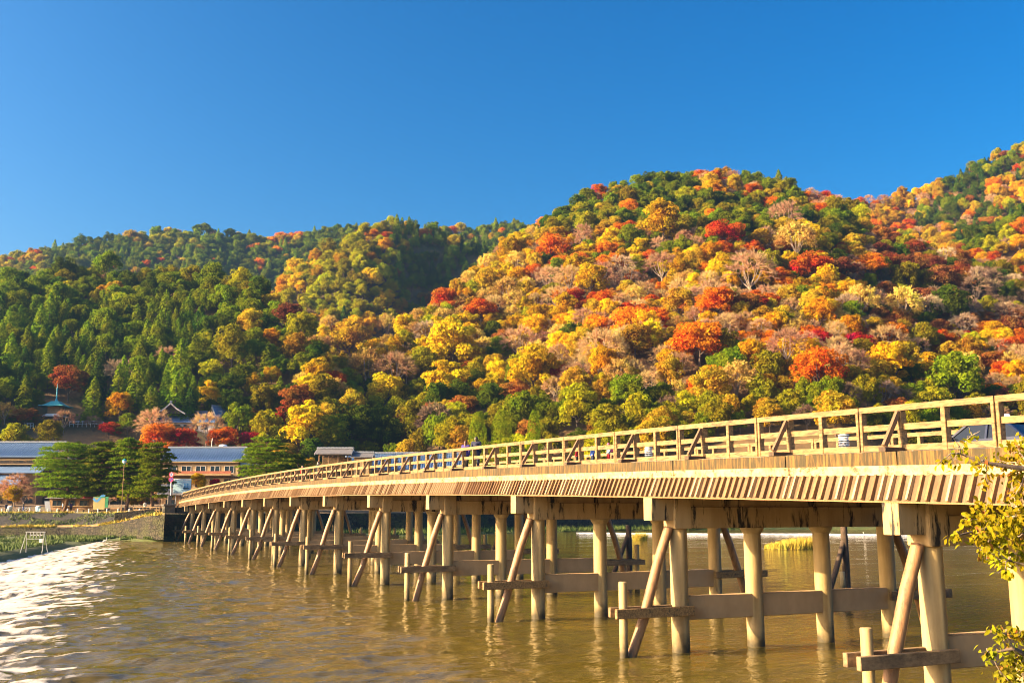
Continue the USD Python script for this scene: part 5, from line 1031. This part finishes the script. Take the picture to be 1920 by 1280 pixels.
# gauge frame on the shore
p = at_z(64, 1031, .12); gf = thing('gauge_frame', 'white metal frame like a swing on the grass shore beside the rapids', 'frame', p); S = p[1] / 1867.0; W = 16 * S; Ht = 33 * S
for sx in (-1, 1):
    for yy in (-.7, .7): part(gf, 'leg', tube([(sx * (W + .25), yy, -.3), (sx * W, 0, Ht)], [.035, .03], 8), 'steel_grey', 40)
part(gf, 'top_bar', tube([(-W - .15, 0, Ht), (W + .15, 0, Ht)], [.04, .04], 8), 'steel_grey', 40); part(gf, 'lower_bar', tube([(-W, 0, Ht * .62), (W, 0, Ht * .62)], [.03, .03], 8), 'steel_grey', 40)
for k in range(4): part(gf, 'hanging_plate', join([box(-W * .62 + k * W * .38, -W * .62 + k * W * .38 + .07, -.03, .03, Ht * .70, Ht - .06), box(-W * .62 + k * W * .38, -W * .62 + k * W * .38 + .30, -.03, .03, Ht * .80, Ht * .86)]), 'steel_grey')
part(gf, 'gauge_box', cbox(W * .55, W * .95, -.15, .15, Ht * .42, Ht * .62, .02), 'plaster_white')

# ------------------------------------------------------------------ people
def body_mesh(joints, bones, grow=0.0, edge=.05, smooth=8):
    M = manifold3d.Manifold(); parts_ = []
    for a, b in bones:
        pts = []
        for k in (a, b):
            p, r = np.array(joints[k][:3], float), joints[k][3] + grow; s = manifold3d.Manifold.sphere(r, 12).to_mesh(); pts.append(np.array(s.vert_properties[:, :3]) + p)
        parts_.append(manifold3d.Manifold.hull_points(np.vstack(pts)))
    M = manifold3d.Manifold.batch_boolean(parts_, manifold3d.OpType.Add).refine_to_length(edge).to_mesh()
    t = trimesh.Trimesh(np.array(M.vert_properties[:, :3]), np.array(M.tri_verts)); trimesh.smoothing.filter_taubin(t, iterations=smooth); return np.array(t.vertices), np.array(t.faces)
def person(loc, rz, H, coat, legs, hair, label, group=None, longhair=False, bent=False, hat=None, bag=None):
    """standing figure, facing +y in its own frame, height H"""
    k = H / 1.72; J = {}
    def j(n, x, y, z, r): J[n] = (x * k, y * k, z * k, r * k)
    f = .10 if bent else 0.0
    j('pelvis', 0, 0, .93, .135); j('waist', 0, .01 + f * .3, 1.10, .125); j('chest', 0, .02 + f, 1.32, .140); j('neck', 0, .02 + f, 1.47, .055); j('head', 0, .03 + f * 1.2, 1.60, .095); j('jaw', 0, .065 + f * 1.2, 1.545, .062)
    j('nose', 0, .125 + f * 1.2, 1.585, .016)
    for s, sd in ((-1, 'l'), (1, 'r')):
        j('sh' + sd, s * .175, .02 + f, 1.415, .062); j('el' + sd, s * .235, .0 + f + (.10 if bent else -.02), 1.16, .046); j('wr' + sd, s * (.20), .10 + f + (.16 if bent else 0), .95 + (.14 if bent else 0), .034); j('hand' + sd, s * .20, .15 + f + (.16 if bent else 0), .90 + (.16 if bent else 0), .036)
        j('hip' + sd, s * .085, 0, .90, .105); j('kn' + sd, s * .10, .02, .50, .068); j('an' + sd, s * .10, -.01, .09, .048); j('toe' + sd, s * .11, .15, .045, .042)
        j('ear' + sd, s * .092, .02 + f * 1.2, 1.60, .02)
        for q in range(4): j(f'f{q}{sd}', s * (.185 + .012 * q), .20 + f + (.16 if bent else 0), .855 + .004 * q + (.16 if bent else 0), .011)
        j('th' + sd, s * .165, .19 + f + (.16 if bent else 0), .895 + (.16 if bent else 0), .012)
    bones = [('pelvis', 'waist'), ('waist', 'chest'), ('chest', 'neck'), ('neck', 'head'), ('head', 'jaw'), ('jaw', 'nose')]
    for sd in 'lr': bones += [('chest', 'sh' + sd), ('sh' + sd, 'el' + sd), ('el' + sd, 'wr' + sd), ('wr' + sd, 'hand' + sd), ('pelvis', 'hip' + sd), ('hip' + sd, 'kn' + sd), ('kn' + sd, 'an' + sd), ('an' + sd, 'toe' + sd), ('head', 'ear' + sd), ('hand' + sd, 'th' + sd)] + [('hand' + sd, f'f{q}{sd}') for q in range(4)]
    p = thing('person', label, 'person', loc, rz, group)
    part(p, 'body', body_mesh(J, bones, 0, .03 * k, 6), 'skin', True)
    cb = [('pelvis', 'waist'), ('waist', 'chest'), ('pelvis', 'hipl'), ('pelvis', 'hipr')] + [b for sd in 'lr' for b in (('chest', 'sh' + sd), ('sh' + sd, 'el' + sd), ('el' + sd, 'wr' + sd))]
    part(p, 'coat', body_mesh(J, cb, .022 * k, .045 * k), coat, True)
    lb_ = [b for sd in 'lr' for b in (('pelvis', 'hip' + sd), ('hip' + sd, 'kn' + sd), ('kn' + sd, 'an' + sd))]
    part(p, 'trousers', body_mesh(J, lb_, .014 * k, .05 * k), legs, True); part(p, 'shoes', body_mesh(J, [('anl', 'toel'), ('anr', 'toer')], .012 * k, .05 * k), 'cloth_black', True)
    J['cr'] = (0, J['head'][1] - .025 * k, J['head'][2] + .025 * k, .098 * k); J['bk'] = (0, J['head'][1] - .05 * k, J['head'][2] - .06 * k, .07 * k); J['ln'] = (0, J['head'][1] - .08 * k, J['head'][2] - .27 * k, .075 * k)
    part(p, 'hair', body_mesh(J, [('cr', 'bk')] + ([('bk', 'ln')] if longhair else []), .004, .03 * k), hair, True)
    if hat: J['h1'] = (0, J['head'][1] - .02 * k, J['head'][2] + .045 * k, .103 * k); part(p, 'hat', body_mesh(J, [('h1', 'cr')], .012 * k, .04 * k), hat, True)
    if bag: part(p, 'backpack', cbox(-.15 * k, .15 * k, -.34 * k, -.15 * k, 1.02 * k, 1.42 * k, .05 * k), bag)
def inv_s(px, py, s):
    d = ray(px, py); lam = (s + np.array([BX, BY]) @ E_) / (d[:2] @ E_); q = lam * d[:2] - np.array([BX, BY]); return float(q @ B_), EYE + lam * d[2]
def on_bridge(px, py, s):
    t, _ = inv_s(px, py, s); xy = bridge_xy(s, t); return np.array([xy[0], xy[1], 6.33 + float(camber(t))])
person(on_bridge(873, 820, .6), -.35, 1.70, 'cloth_purple', 'cloth_black', 'hair_brown', 'woman with long brown hair in purple at the railing, left of the couple', 'people on the bridge', True, False)
person(on_bridge(893, 820, .6), -.15, 1.84, 'cloth_navy', 'cloth_navy', 'hair_dark', 'man with short dark hair in navy at the railing, right of the couple', 'people on the bridge', False, False)
person(on_bridge(568, 868, .9), 2.4, 1.62, 'cloth_red', 'cloth_black', 'hair_dark', 'person in a red jacket on the far half of the bridge', 'people on the bridge')
person(on_bridge(597, 862, 1.0), 2.6, 1.76, 'cloth_black', 'cloth_navy', 'hair_dark', 'person dressed in black just right of the red jacket', 'people on the bridge', bag='cloth_navy')
person(on_bridge(1141, 850, 1.0), 1.8, .92, 'cloth_white', 'cloth_red', 'hair_brown', 'toddler in white with a pink hat behind the railing', 'people on the bridge', hat='cloth_pink', bag='cloth_pink')
person(on_bridge(1111, 850, 1.3), 2.0, .90, 'cloth_blue', 'cloth_navy', 'hair_dark', 'small child in blue beside the toddler in pink', 'people on the bridge')
person(on_bridge(1082, 850, 1.3), 1.2, .92, 'cloth_red', 'cloth_black', 'hair_dark', 'small child in bright red left of the child in blue', 'people on the bridge')
for px, bk, rz, H, c1, c2, lb in ((12, 1.8, 1.0, 1.66, 'cloth_navy', 'cloth_black', 'person in navy standing on the bank at the far left edge'), (118, 6.0, 2.0, 1.7, 'cloth_white', 'cloth_navy', 'person in a white top under the broad pine'), (133, 6.5, 3.6, 1.6, 'cloth_purple', 'cloth_black', 'person in purple under the broad pine, right of the white top'), (272, 7.0, .6, 1.68, 'cloth_white', 'cloth_black', 'person in white between the tall pine and the bridge end'), (44, 5.5, 2.2, 1.7, 'cloth_black', 'cloth_blue', 'person in black behind the bicycles')):
    person(ground(px, bk), rz, H, c1, c2, 'hair_dark', lb, 'people on the left bank')

# ------------------------------------------------------------------ on the road: taxi, light bollards
tx, _ = inv_s(1856, 800, 6.2); o = bridge_xy(6.2, tx); z0 = 5.955 + float(camber(tx))
car = thing('taxi', 'dark blue taxi with a lit roof lamp on the near end of the bridge', 'car', (o[0], o[1], z0), A0 + math.pi / 2)      # its nose points along +x of its own frame: away over the bridge
side = [(-2.25, .35), (-2.28, .72), (-2.15, .95), (-1.55, 1.02), (-1.05, 1.44), (.15, 1.48), (.95, 1.05), (1.95, .92), (2.22, .72), (2.25, .38)]
def extrude_side(pts, w0, w1, zs):
    n = len(pts); v = []
    for y, inset in ((-1, 1), (1, 1)):
        v += [(x, y * (w0 if z < zs else w1), z) for x, z in pts]
    f = [[i, (i + 1) % n, n + (i + 1) % n, n + i] for i in range(n)]
    tri = trimesh.creation.triangulate_polygon(__import__('shapely').Polygon(pts), engine='earcut')[1] if False else np.array([[0, i, i + 1] for i in range(1, n - 1)])
    return np.array(v), np.vstack([np.array(f)[:, [0, 1, 2]], np.array(f)[:, [0, 2, 3]], tri[:, ::-1], tri + n])
part(car, 'body', hullm([(x, s * w, z) for x, z, w in ((-2.28, .35, .78), (-2.3, .75, .78), (-2.1, .96, .76), (2.0, .90, .74), (2.25, .70, .72), (2.25, .36, .74), (0, .32, .85), (0, .95, .83), (-1.6, .34, .84), (1.6, .34, .84)) for s in (-1, 1)]), 'car_blue')
part(car, 'cabin', hullm([(x, s * w, z) for x, z, w in ((-1.75, .94, .74), (-1.05, 1.45, .60), (.2, 1.48, .60), (1.0, .94, .74)) for s in (-1, 1)]), 'car_glass')
part(car, 'roof', hullm([(x, s * w, z) for x, z, w in ((-1.15, 1.445, .61), (-1.0, 1.51, .52), (.1, 1.53, .52), (.28, 1.46, .61)) for s in (-1, 1)]), 'car_blue')
for s in (-1, 1):
    for p0, p1 in (((-1.78, s * .745, .93), (-1.07, s * .61, 1.46)), ((1.03, s * .745, .93), (.22, s * .61, 1.48)), ((-.45, s * .755, .93), (-.45, s * .615, 1.47))): part(car, 'pillar', beam(p0, p1, .07, .06), 'car_blue')
    part(car, 'headlight', hullm([(2.1, s * .45, .62), (2.26, s * .45, .64), (2.24, s * .70, .64), (1.95, s * .745, .70), (2.1, s * .45, .78), (1.98, s * .74, .78)]), 'lamp_globe'); part(car, 'tail_light', cbox(-2.33, -2.25, min(s * .5, s * .76), max(s * .5, s * .76), .62, .82, .02), 'sign_red'); part(car, 'door_trim', box(-1.5, 1.4, min(s * .862, s * .85), max(s * .862, s * .85), .58, .63), 'steel')
    part(car, 'mirror', cbox(.75, .92, min(s * .82, s * 1.0), max(s * .82, s * 1.0), .96, 1.10, .03), 'car_blue')
    for x in (-1.35, 1.38):
        w = sub(car, 'wheel'); v, f = lathe([(.20, -.09), (.31, -.09), (.33, -.05), (.33, .05), (.31, .09), (.20, .09)], 22); part(w, 'tyre', (np.stack([v[:, 0] + x, v[:, 2] + s * .78, v[:, 1] + .33], -1), f[:, ::-1]), 'rubber', 40); v, f = lathe([(.19, -.10), (.19, .10)], 16); part(w, 'rim', (np.stack([v[:, 0] + x, v[:, 2] + s * .78, v[:, 1] + .33], -1), f[:, ::-1]), 'steel', 40)
part(car, 'bumper', cbox(2.2, 2.34, -.76, .76, .36, .52, .03), 'steel'); part(car, 'grille', box(2.235, 2.262, -.4, .4, .58, .74), 'steel')
part(car, 'roof_lamp', hullm([(x, y, z) for x, z, w in ((-.62, 1.53, .26), (-.34, 1.53, .26), (-.55, 1.72, .22), (-.41, 1.72, .22)) for y in (-w, w * .1)]), 'roof_lamp'); part(car, 'roof_lamp_end', hullm([(x, y, z) for x, z, w in ((-.62, 1.53, .26), (-.34, 1.53, .26), (-.55, 1.72, .22), (-.41, 1.72, .22)) for y in (w * .12, w)]), 'lamp_purple')
for px, lb in ((1216, 'steel ribbed light bollard behind the middle railing'), (1583, 'steel ribbed light bollard behind the railing near the taxi')):
    b_ = on_bridge(px, 840, 2.0); lbp = thing('light_bollard', lb, 'bollard', b_, 0, 'light bollards along the walkway'); part(lbp, 'base', lathe([(.16, 0), (.16, .34)], 18), 'grey_metal', 40); part(lbp, 'core', lathe([(.115, .34), (.115, .80)], 18), 'cloth_black', 40)
    for k in range(6): part(lbp, 'ring', lathe([(.13, .36 + k * .075), (.165, .37 + k * .075), (.165, .40 + k * .075), (.13, .41 + k * .075)], 18), 'lamp_globe', 40)
    part(lbp, 'cap', lathe([(.165, .81), (.165, .86), (.10, .90), (.01, .91)], 18), 'steel', 40)
for q_, t in enumerate(np.arange(-2, 38, 4.4)):
    xy = bridge_xy(2.15, t); kp = thing('kerb_post', f'white kerb post behind the railing, {["nearest the taxi", "second", "third", "fourth", "fifth", "sixth", "seventh", "eighth", "ninth", "farthest"][q_]} of its row counted from there', 'kerb post', (xy[0], xy[1], 6.33 + float(camber(t))), 0, 'kerb posts along the walkway'); part(kp, 'post', lathe([(.06, -.05), (.06, .24), (.03, .27)], 10), 'cloth_white', 40); part(kp, 'foot', lathe([(.10, -.004), (.10, .03)], 10), 'steel', 40)

# ------------------------------------------------------------------ upstream: weir, grass island, birds; grass on the shores
mat('foam', (0.85, 0.85, 0.84), 0.6, (0.35, 0.38, 0.40), 1.2, (1, 1, 1), 0.6, 5, lo=.42, hi=.62)
A_, B2 = at_z(1085, 1001, 0), at_z(2100, 1006, 0); d = B2 - A_; n = 60; ts = np.linspace(0, 1, n + 1); wob = lambda t: np.array([0, 1.2 * math.sin(t * 17) + .5 * math.sin(t * 41), 0])
wr = thing('weir', 'low weir with a white line of falling water across the river upstream', 'weir', A_)
def along_w(y0, y1, za, zb): 
    v = np.array([d * t + wob(t) + np.array([0, yy, zz_]) for t in ts for yy, zz_ in ((y0, za), (y1, zb))]); i = np.arange(n)[:, None] * 2; return v, i + [0, 2, 3, 1]
part(wr, 'sill', join([along_w(-.1, .1, -1, .16), along_w(.1, 1.2, .16, .16)]), 'concrete_dark'); part(wr, 'falling_water', along_w(-.9, -.02, .02, .20), 'foam', kind='stuff'); part(wr, 'upper_foam', along_w(7, 8.0, .03, .12), 'foam', kind='stuff')
mat('grass_blade', (0.055, 0.11, 0.012), 0.8, (0.13, 0.16, 0.02), 0.4, world=True); mat('grass_gold', (0.50, 0.34, 0.03), 0.8, (0.36, 0.34, 0.04), 0.5, world=True)
def blades(P, h, rg, w=.05, spread=.35):
    n = len(P); a = rg.uniform(0, 6.28, n); s = np.stack([np.cos(a), np.sin(a), 0 * a], 1) * w * rg.uniform(.6, 1.4, (n, 1)); tip = P + np.stack([rg.normal(0, spread, n) * h, rg.normal(0, spread, n) * h, rg.uniform(.5, 1.15, n) * h], 1)
    v = np.stack([P - s, P + s, tip], 1).reshape(-1, 3); return v, np.arange(n)[:, None] * 3 + [0, 1, 2]
rg = np.random.default_rng(5); c = at_z(1486, 1029, 0); L_, W_ = 3.4, 1.8
gi = thing('grass_island', 'golden grassy islet in the river seen between the near piles', 'islet', c); k = np.sqrt(rg.uniform(0, 1, 2600)); g_ = rg.uniform(0, 6.28, 2600); hm = .45 * (1 - k * k)
part(gi, 'mound', lathe([(1, -.6), (1.0, -.02), (.8, .16), (.4, .32), (.05, .36)], 24), 'soil', True); stage_m = UsdGeom.Mesh(stage.GetPrimAtPath(gi + '/mound')); pts = np.array(stage_m.GetPointsAttr().Get()) * np.array([L_, W_, 1]); stage_m.GetPointsAttr().Set(Vt.Vec3fArray.FromNumpy(pts.astype(np.float32)))
part(gi, 'grass', blades(np.stack([np.cos(g_) * k * L_, np.sin(g_) * k * W_, hm * .75], 1), 1.0 + .5 * (np.cos(g_) * k), rg, .05, .22), 'grass_gold', kind='stuff')
for px, py, sz, lb in ((1200, 1012, 1.1, 'small yellow bush on the water left of the driftwood guard'), (1340, 1007, .8, 'tiny yellow tuft on the weir between piles')):
    c = at_z(px, py, 0); gt = thing('reed_tuft', lb, 'reeds', c); k = np.sqrt(rg.uniform(0, 1, 500)); g_ = rg.uniform(0, 6.28, 500); part(gt, 'blades', blades(np.stack([np.cos(g_) * k * sz, np.sin(g_) * k * sz * .6, 0 * k], 1), sz * 1.1, rg, .05, .3), 'grass_gold', kind='stuff')
def shore_grass(name, us, d0, d1, n, h, m, label, zf):
    uu = rg.uniform(us[0], us[1], n); dd = d0(uu) + (d1(uu) - d0(uu)) * rg.random(n); br = bank_r(uu); hy = np.sqrt(1 + uu ** 2); P = np.stack([(br - dd) / hy * uu, (br - dd) / hy, zf(uu, dd)], 1)
    keep = meshkit.fbm(P / 3.0 * np.array([1, 1, 0]), 3, 3) > .42; single(name, blades(P[keep], h * (.5 + rg.random(keep.sum())[:, ]), rg, .09, .35), m, label, 'grass', None, 'stuff')
vshore = np.vectorize(shore); vledge = np.vectorize(ledge)
shore_grass('grass', (PXU(-250), PXU(300)), lambda u_: 11.6 + 0 * u_, lambda u_: vshore(u_) - .5, 30000, .42, 'grass_blade', 'green grass growing on the left shore below the wall', lambda u_, d_: .25 - .25 * np.clip((d_ - 12) / np.maximum(vshore(u_) - 12, 1), 0, 1))
shore_grass('grass', (PXU(-250), PXU(312)), lambda u_: 8.6 + 0 * u_, lambda u_: 11.0 + 0 * u_, 6000, .40, 'grass_gold', 'golden dry grass along the ledge path of the left bank', lambda u_, d_: vledge(u_))
shore_grass('grass', (PXU(350), PXU(1400)), lambda u_: 2.0 + 0 * u_, lambda u_: 9.0 + 0 * u_, 20000, .8, 'grass_blade', 'green grass on the far shore seen through the piles', lambda u_, d_: .45 - .04 * d_)
shore_grass('grass', (PXU(-250), PXU(312)), lambda u_: -1.0 + 0 * u_, lambda u_: 1.2 + 0 * u_, 5000, .30, 'grass_gold', 'thin dry grass along the top edge of the left bank', lambda u_, d_: 4.03 + 0 * u_)
shore_grass('grass', (PXU(-250), PXU(300)), lambda u_: 1.4 + 0 * u_, lambda u_: 7.6 + 0 * u_, 5000, .28, 'grass_blade', 'sparse weeds on the grey embankment slope of the left bank', lambda u_, d_: 4.0 + (vledge(u_) + .25 - 4.0) * (d_ - 1.2) / 6.4)
def egret(px, py, label, rz):
    c = at_z(px, py, 0); e = thing('egret', label, 'egret', c, rz); J = {'t': (-.28, 0, .50, .02), 'b': (-.05, 0, .52, .11), 'c': (.12, 0, .58, .08), 'n1': (.22, 0, .72, .03), 'n2': (.17, 0, .86, .025), 'h': (.23, 0, .95, .038), 'k': (.36, 0, .93, .008)}
    part(e, 'body', body_mesh(J, [('t', 'b'), ('b', 'c'), ('c', 'n1'), ('n1', 'n2'), ('n2', 'h'), ('h', 'k')], 0, .03, 4), 'cloth_white', True)
    for s in (-.05, .05): part(e, 'leg', tube([(0, s, -.3), (.03, s, .2), (-.02, s, .46)], [.012, .012, .015], 6), 'cloth_black')
egret(196, 1021, 'white egret standing at the edge of the rapids', .4); egret(1621, 1008, 'white egret standing by the weir between near piles', 2.0)

# ------------------------------------------------------------------ the leafy branch of a bank tree, close by on the right
leafmat('leaf_near', (.28, .23, .010), (.48, .42, .020), .35); leafmat('leaf_near_green', (.24, .24, .015), (.46, .42, .03), .35); leafmat('leaf_near_brown', (.30, .13, .03), (.50, .26, .05), .3)
g = 60; X0_, X1_ = -14, 26
part('/World', 'near_bank', (np.array([(X0_, -12, 3.2), (X1_, -12, 3.2), (X1_, 4.5, 2.9), (X0_, 4.5, 2.9), (X1_, 7.5, 1.2), (X0_, 7.5, 1.2), (X1_, 11, -2.4), (X0_, 11, -2.4)]), np.array([[0, 1, 2, 3], [3, 2, 4, 5], [5, 4, 6, 7]])), 'grass_ground'); tag(stage.GetPrimAtPath('/World/near_bank'), 'grassy near bank below the viewpoint', None, None, 'structure')
D0 = 7.2; rg = np.random.default_rng(23)
def pt(px, py, y): return at_y(px, py, y)
base = np.array([5.9, D0 + .4, 1.3])
bt = thing('bank_tree', 'yellow-leaved tree on the near bank reaching in from the right edge', 'tree', base); W2L = lambda p: np.asarray(p) - base
part(bt, 'trunk', tube([W2L(p) for p in ((5.9, D0 + .4, .9), (5.8, D0 + .4, 3.0), (5.95, D0 + .3, 5.2), (5.7, D0 + .3, 7.2))], [.14, .12, .09, .05], 10), 'bark', 50)
CL = [  # branch: from the trunk's height to a tip; then leaf clumps (px, py, spread px, leaves)
 (5.2, [(2020, 905), (1930, 880), (1850, 868), (1800, 850)], [(1905, 842, 22, 46), (1880, 868, 20, 34), (1908, 890, 16, 40), (1835, 872, 18, 22), (1800, 838, 14, 10), (1790, 862, 14, 10), (1828, 812, 12, 7), (1765, 866, 6, 5), (1850, 905, 12, 9), (1912, 918, 13, 22)]),
 (4.6, [(2030, 1010), (1940, 1000), (1870, 985), (1800, 1002)], [(1840, 962, 22, 60), (1872, 985, 24, 74), (1905, 968, 20, 56), (1832, 1000, 18, 40), (1868, 1020, 20, 46), (1790, 1006, 9, 15), (1846, 1036, 12, 20), (1812, 975, 10, 15), (1905, 1010, 20, 40), (1900, 945, 18, 34)]),
 (4.4, [(2030, 1090), (1950, 1065), (1890, 1050)], [(1896, 1052, 16, 30), (1884, 1072, 10, 16), (1912, 1040, 14, 20), (1870, 1052, 6, 6)]),
 (3.6, [(2030, 1290), (1950, 1240), (1900, 1215), (1850, 1225)], [(1882, 1185, 14, 26), (1900, 1225, 18, 44), (1852, 1222, 9, 16), (1905, 1262, 20, 52), (1880, 1268, 14, 26), (1868, 1178, 6, 8), (1912, 1190, 12, 18)])]
LV = []
def leaf(c, d, nrm, L_, W_):
    d = d / np.linalg.norm(d); s = np.cross(d, nrm); s /= np.linalg.norm(s) + 1e-9; n = np.cross(s, d); v = [c]
    for f, w in ((.22, .7), (.5, 1.0), (.78, .6)): m = c + d * L_ * f - n * L_ * .12 * f * f; v += [m - s * W_ * w + n * W_ * .25 * w, m, m + s * W_ * w + n * W_ * .25 * w]
    v.append(c + d * L_ - n * L_ * .14)
    return np.array(v), np.array([[0, 2, 1], [0, 3, 2], [1, 2, 5], [1, 5, 4], [2, 3, 6], [2, 6, 5], [4, 5, 8], [4, 8, 7], [5, 6, 9], [5, 9, 8], [7, 8, 10], [8, 9, 10]])
for zt_, line, cl in CL:
    br = sub(bt, 'branch'); dep = D0 + rg.uniform(-.25, .25); pts = [np.array([5.88, D0 + .35, zt_])] + [pt(x, y, dep + rg.uniform(-.1, .1)) for x, y in line]
    part(br, 'limb', tube([W2L(p) for p in pts], np.linspace(.035, .006, len(pts)), 7), 'bark', 50)
    for px, py, sp_, n in cl:
        c = pt(px, py, dep + rg.uniform(-.35, .35)); near = min(pts[1:], key=lambda p: np.linalg.norm(p - c)); tw_ = [near, (near + c) / 2 + np.array([0, 0, .03]), c]
        part(br, 'twig', tube([W2L(p) for p in tw_], [.006, .004, .002], 5), 'bark_pale'); sm = sp_ * D0 / 1867
        for _ in range(3): part(br, 'twig', tube([W2L(p) for p in (tw_[1] * .4 + c * .6, c + rg.normal(0, .7, 3) * sm)], [.003, .0012], 4), 'bark_pale')
        sm = sp_ * D0 / 1867
        for q in range(int(n * 1.6)):
            o_ = c + rg.normal(0, .62, 3) * sm; dr = np.array([rg.normal(0, .6), rg.normal(0, .6), -rg.uniform(.2, 1.1)]); nr = np.array([rg.normal(-.6, .6), rg.normal(-.3, .6), rg.uniform(.1, 1)])
            low = py > 1100; m = ('leaf_near_green' if rg.random() < (.75 if low else .2) else 'leaf_near') if rg.random() < .95 else 'leaf_near_brown'
            LV.append((br, leaf(W2L(o_), dr, nr, rg.uniform(.036, .060), rg.uniform(.010, .016)), m, project(o_)[0] < 1925))
seen = [l for l in LV if l[3]]; ordr = rg.permutation(len(seen)); rest = {}
for q, i in enumerate(ordr):
    b_, m_, mt, _ = seen[i]
    if q < 300: part(b_, 'leaf', m_, mt, True)
    else: rest.setdefault((b_, mt), []).append(m_)
for l in LV:
    if not l[3]: rest.setdefault((l[0], l[2]), []).append(l[1])
for (b_, mt), l in rest.items(): part(b_, 'leaves', l, mt, True, kind='stuff')

# ------------------------------------------------------------------ the valley air
N = {'v': ('principled_volume', {'color': (0.28, 0.55, 1.0), 'density': 0.00005, 'anisotropy': 0.3})}
MATS['haze'] = usdkit.material(stage, '/World/Looks/haze', N, [], volume='v.volume')
part('/World', 'haze', box(-2300, 2300, -40, 1750, -4.0, 330), 'haze'); tag(stage.GetPrimAtPath('/World/haze'), 'thin valley haze', None, None, 'stuff')
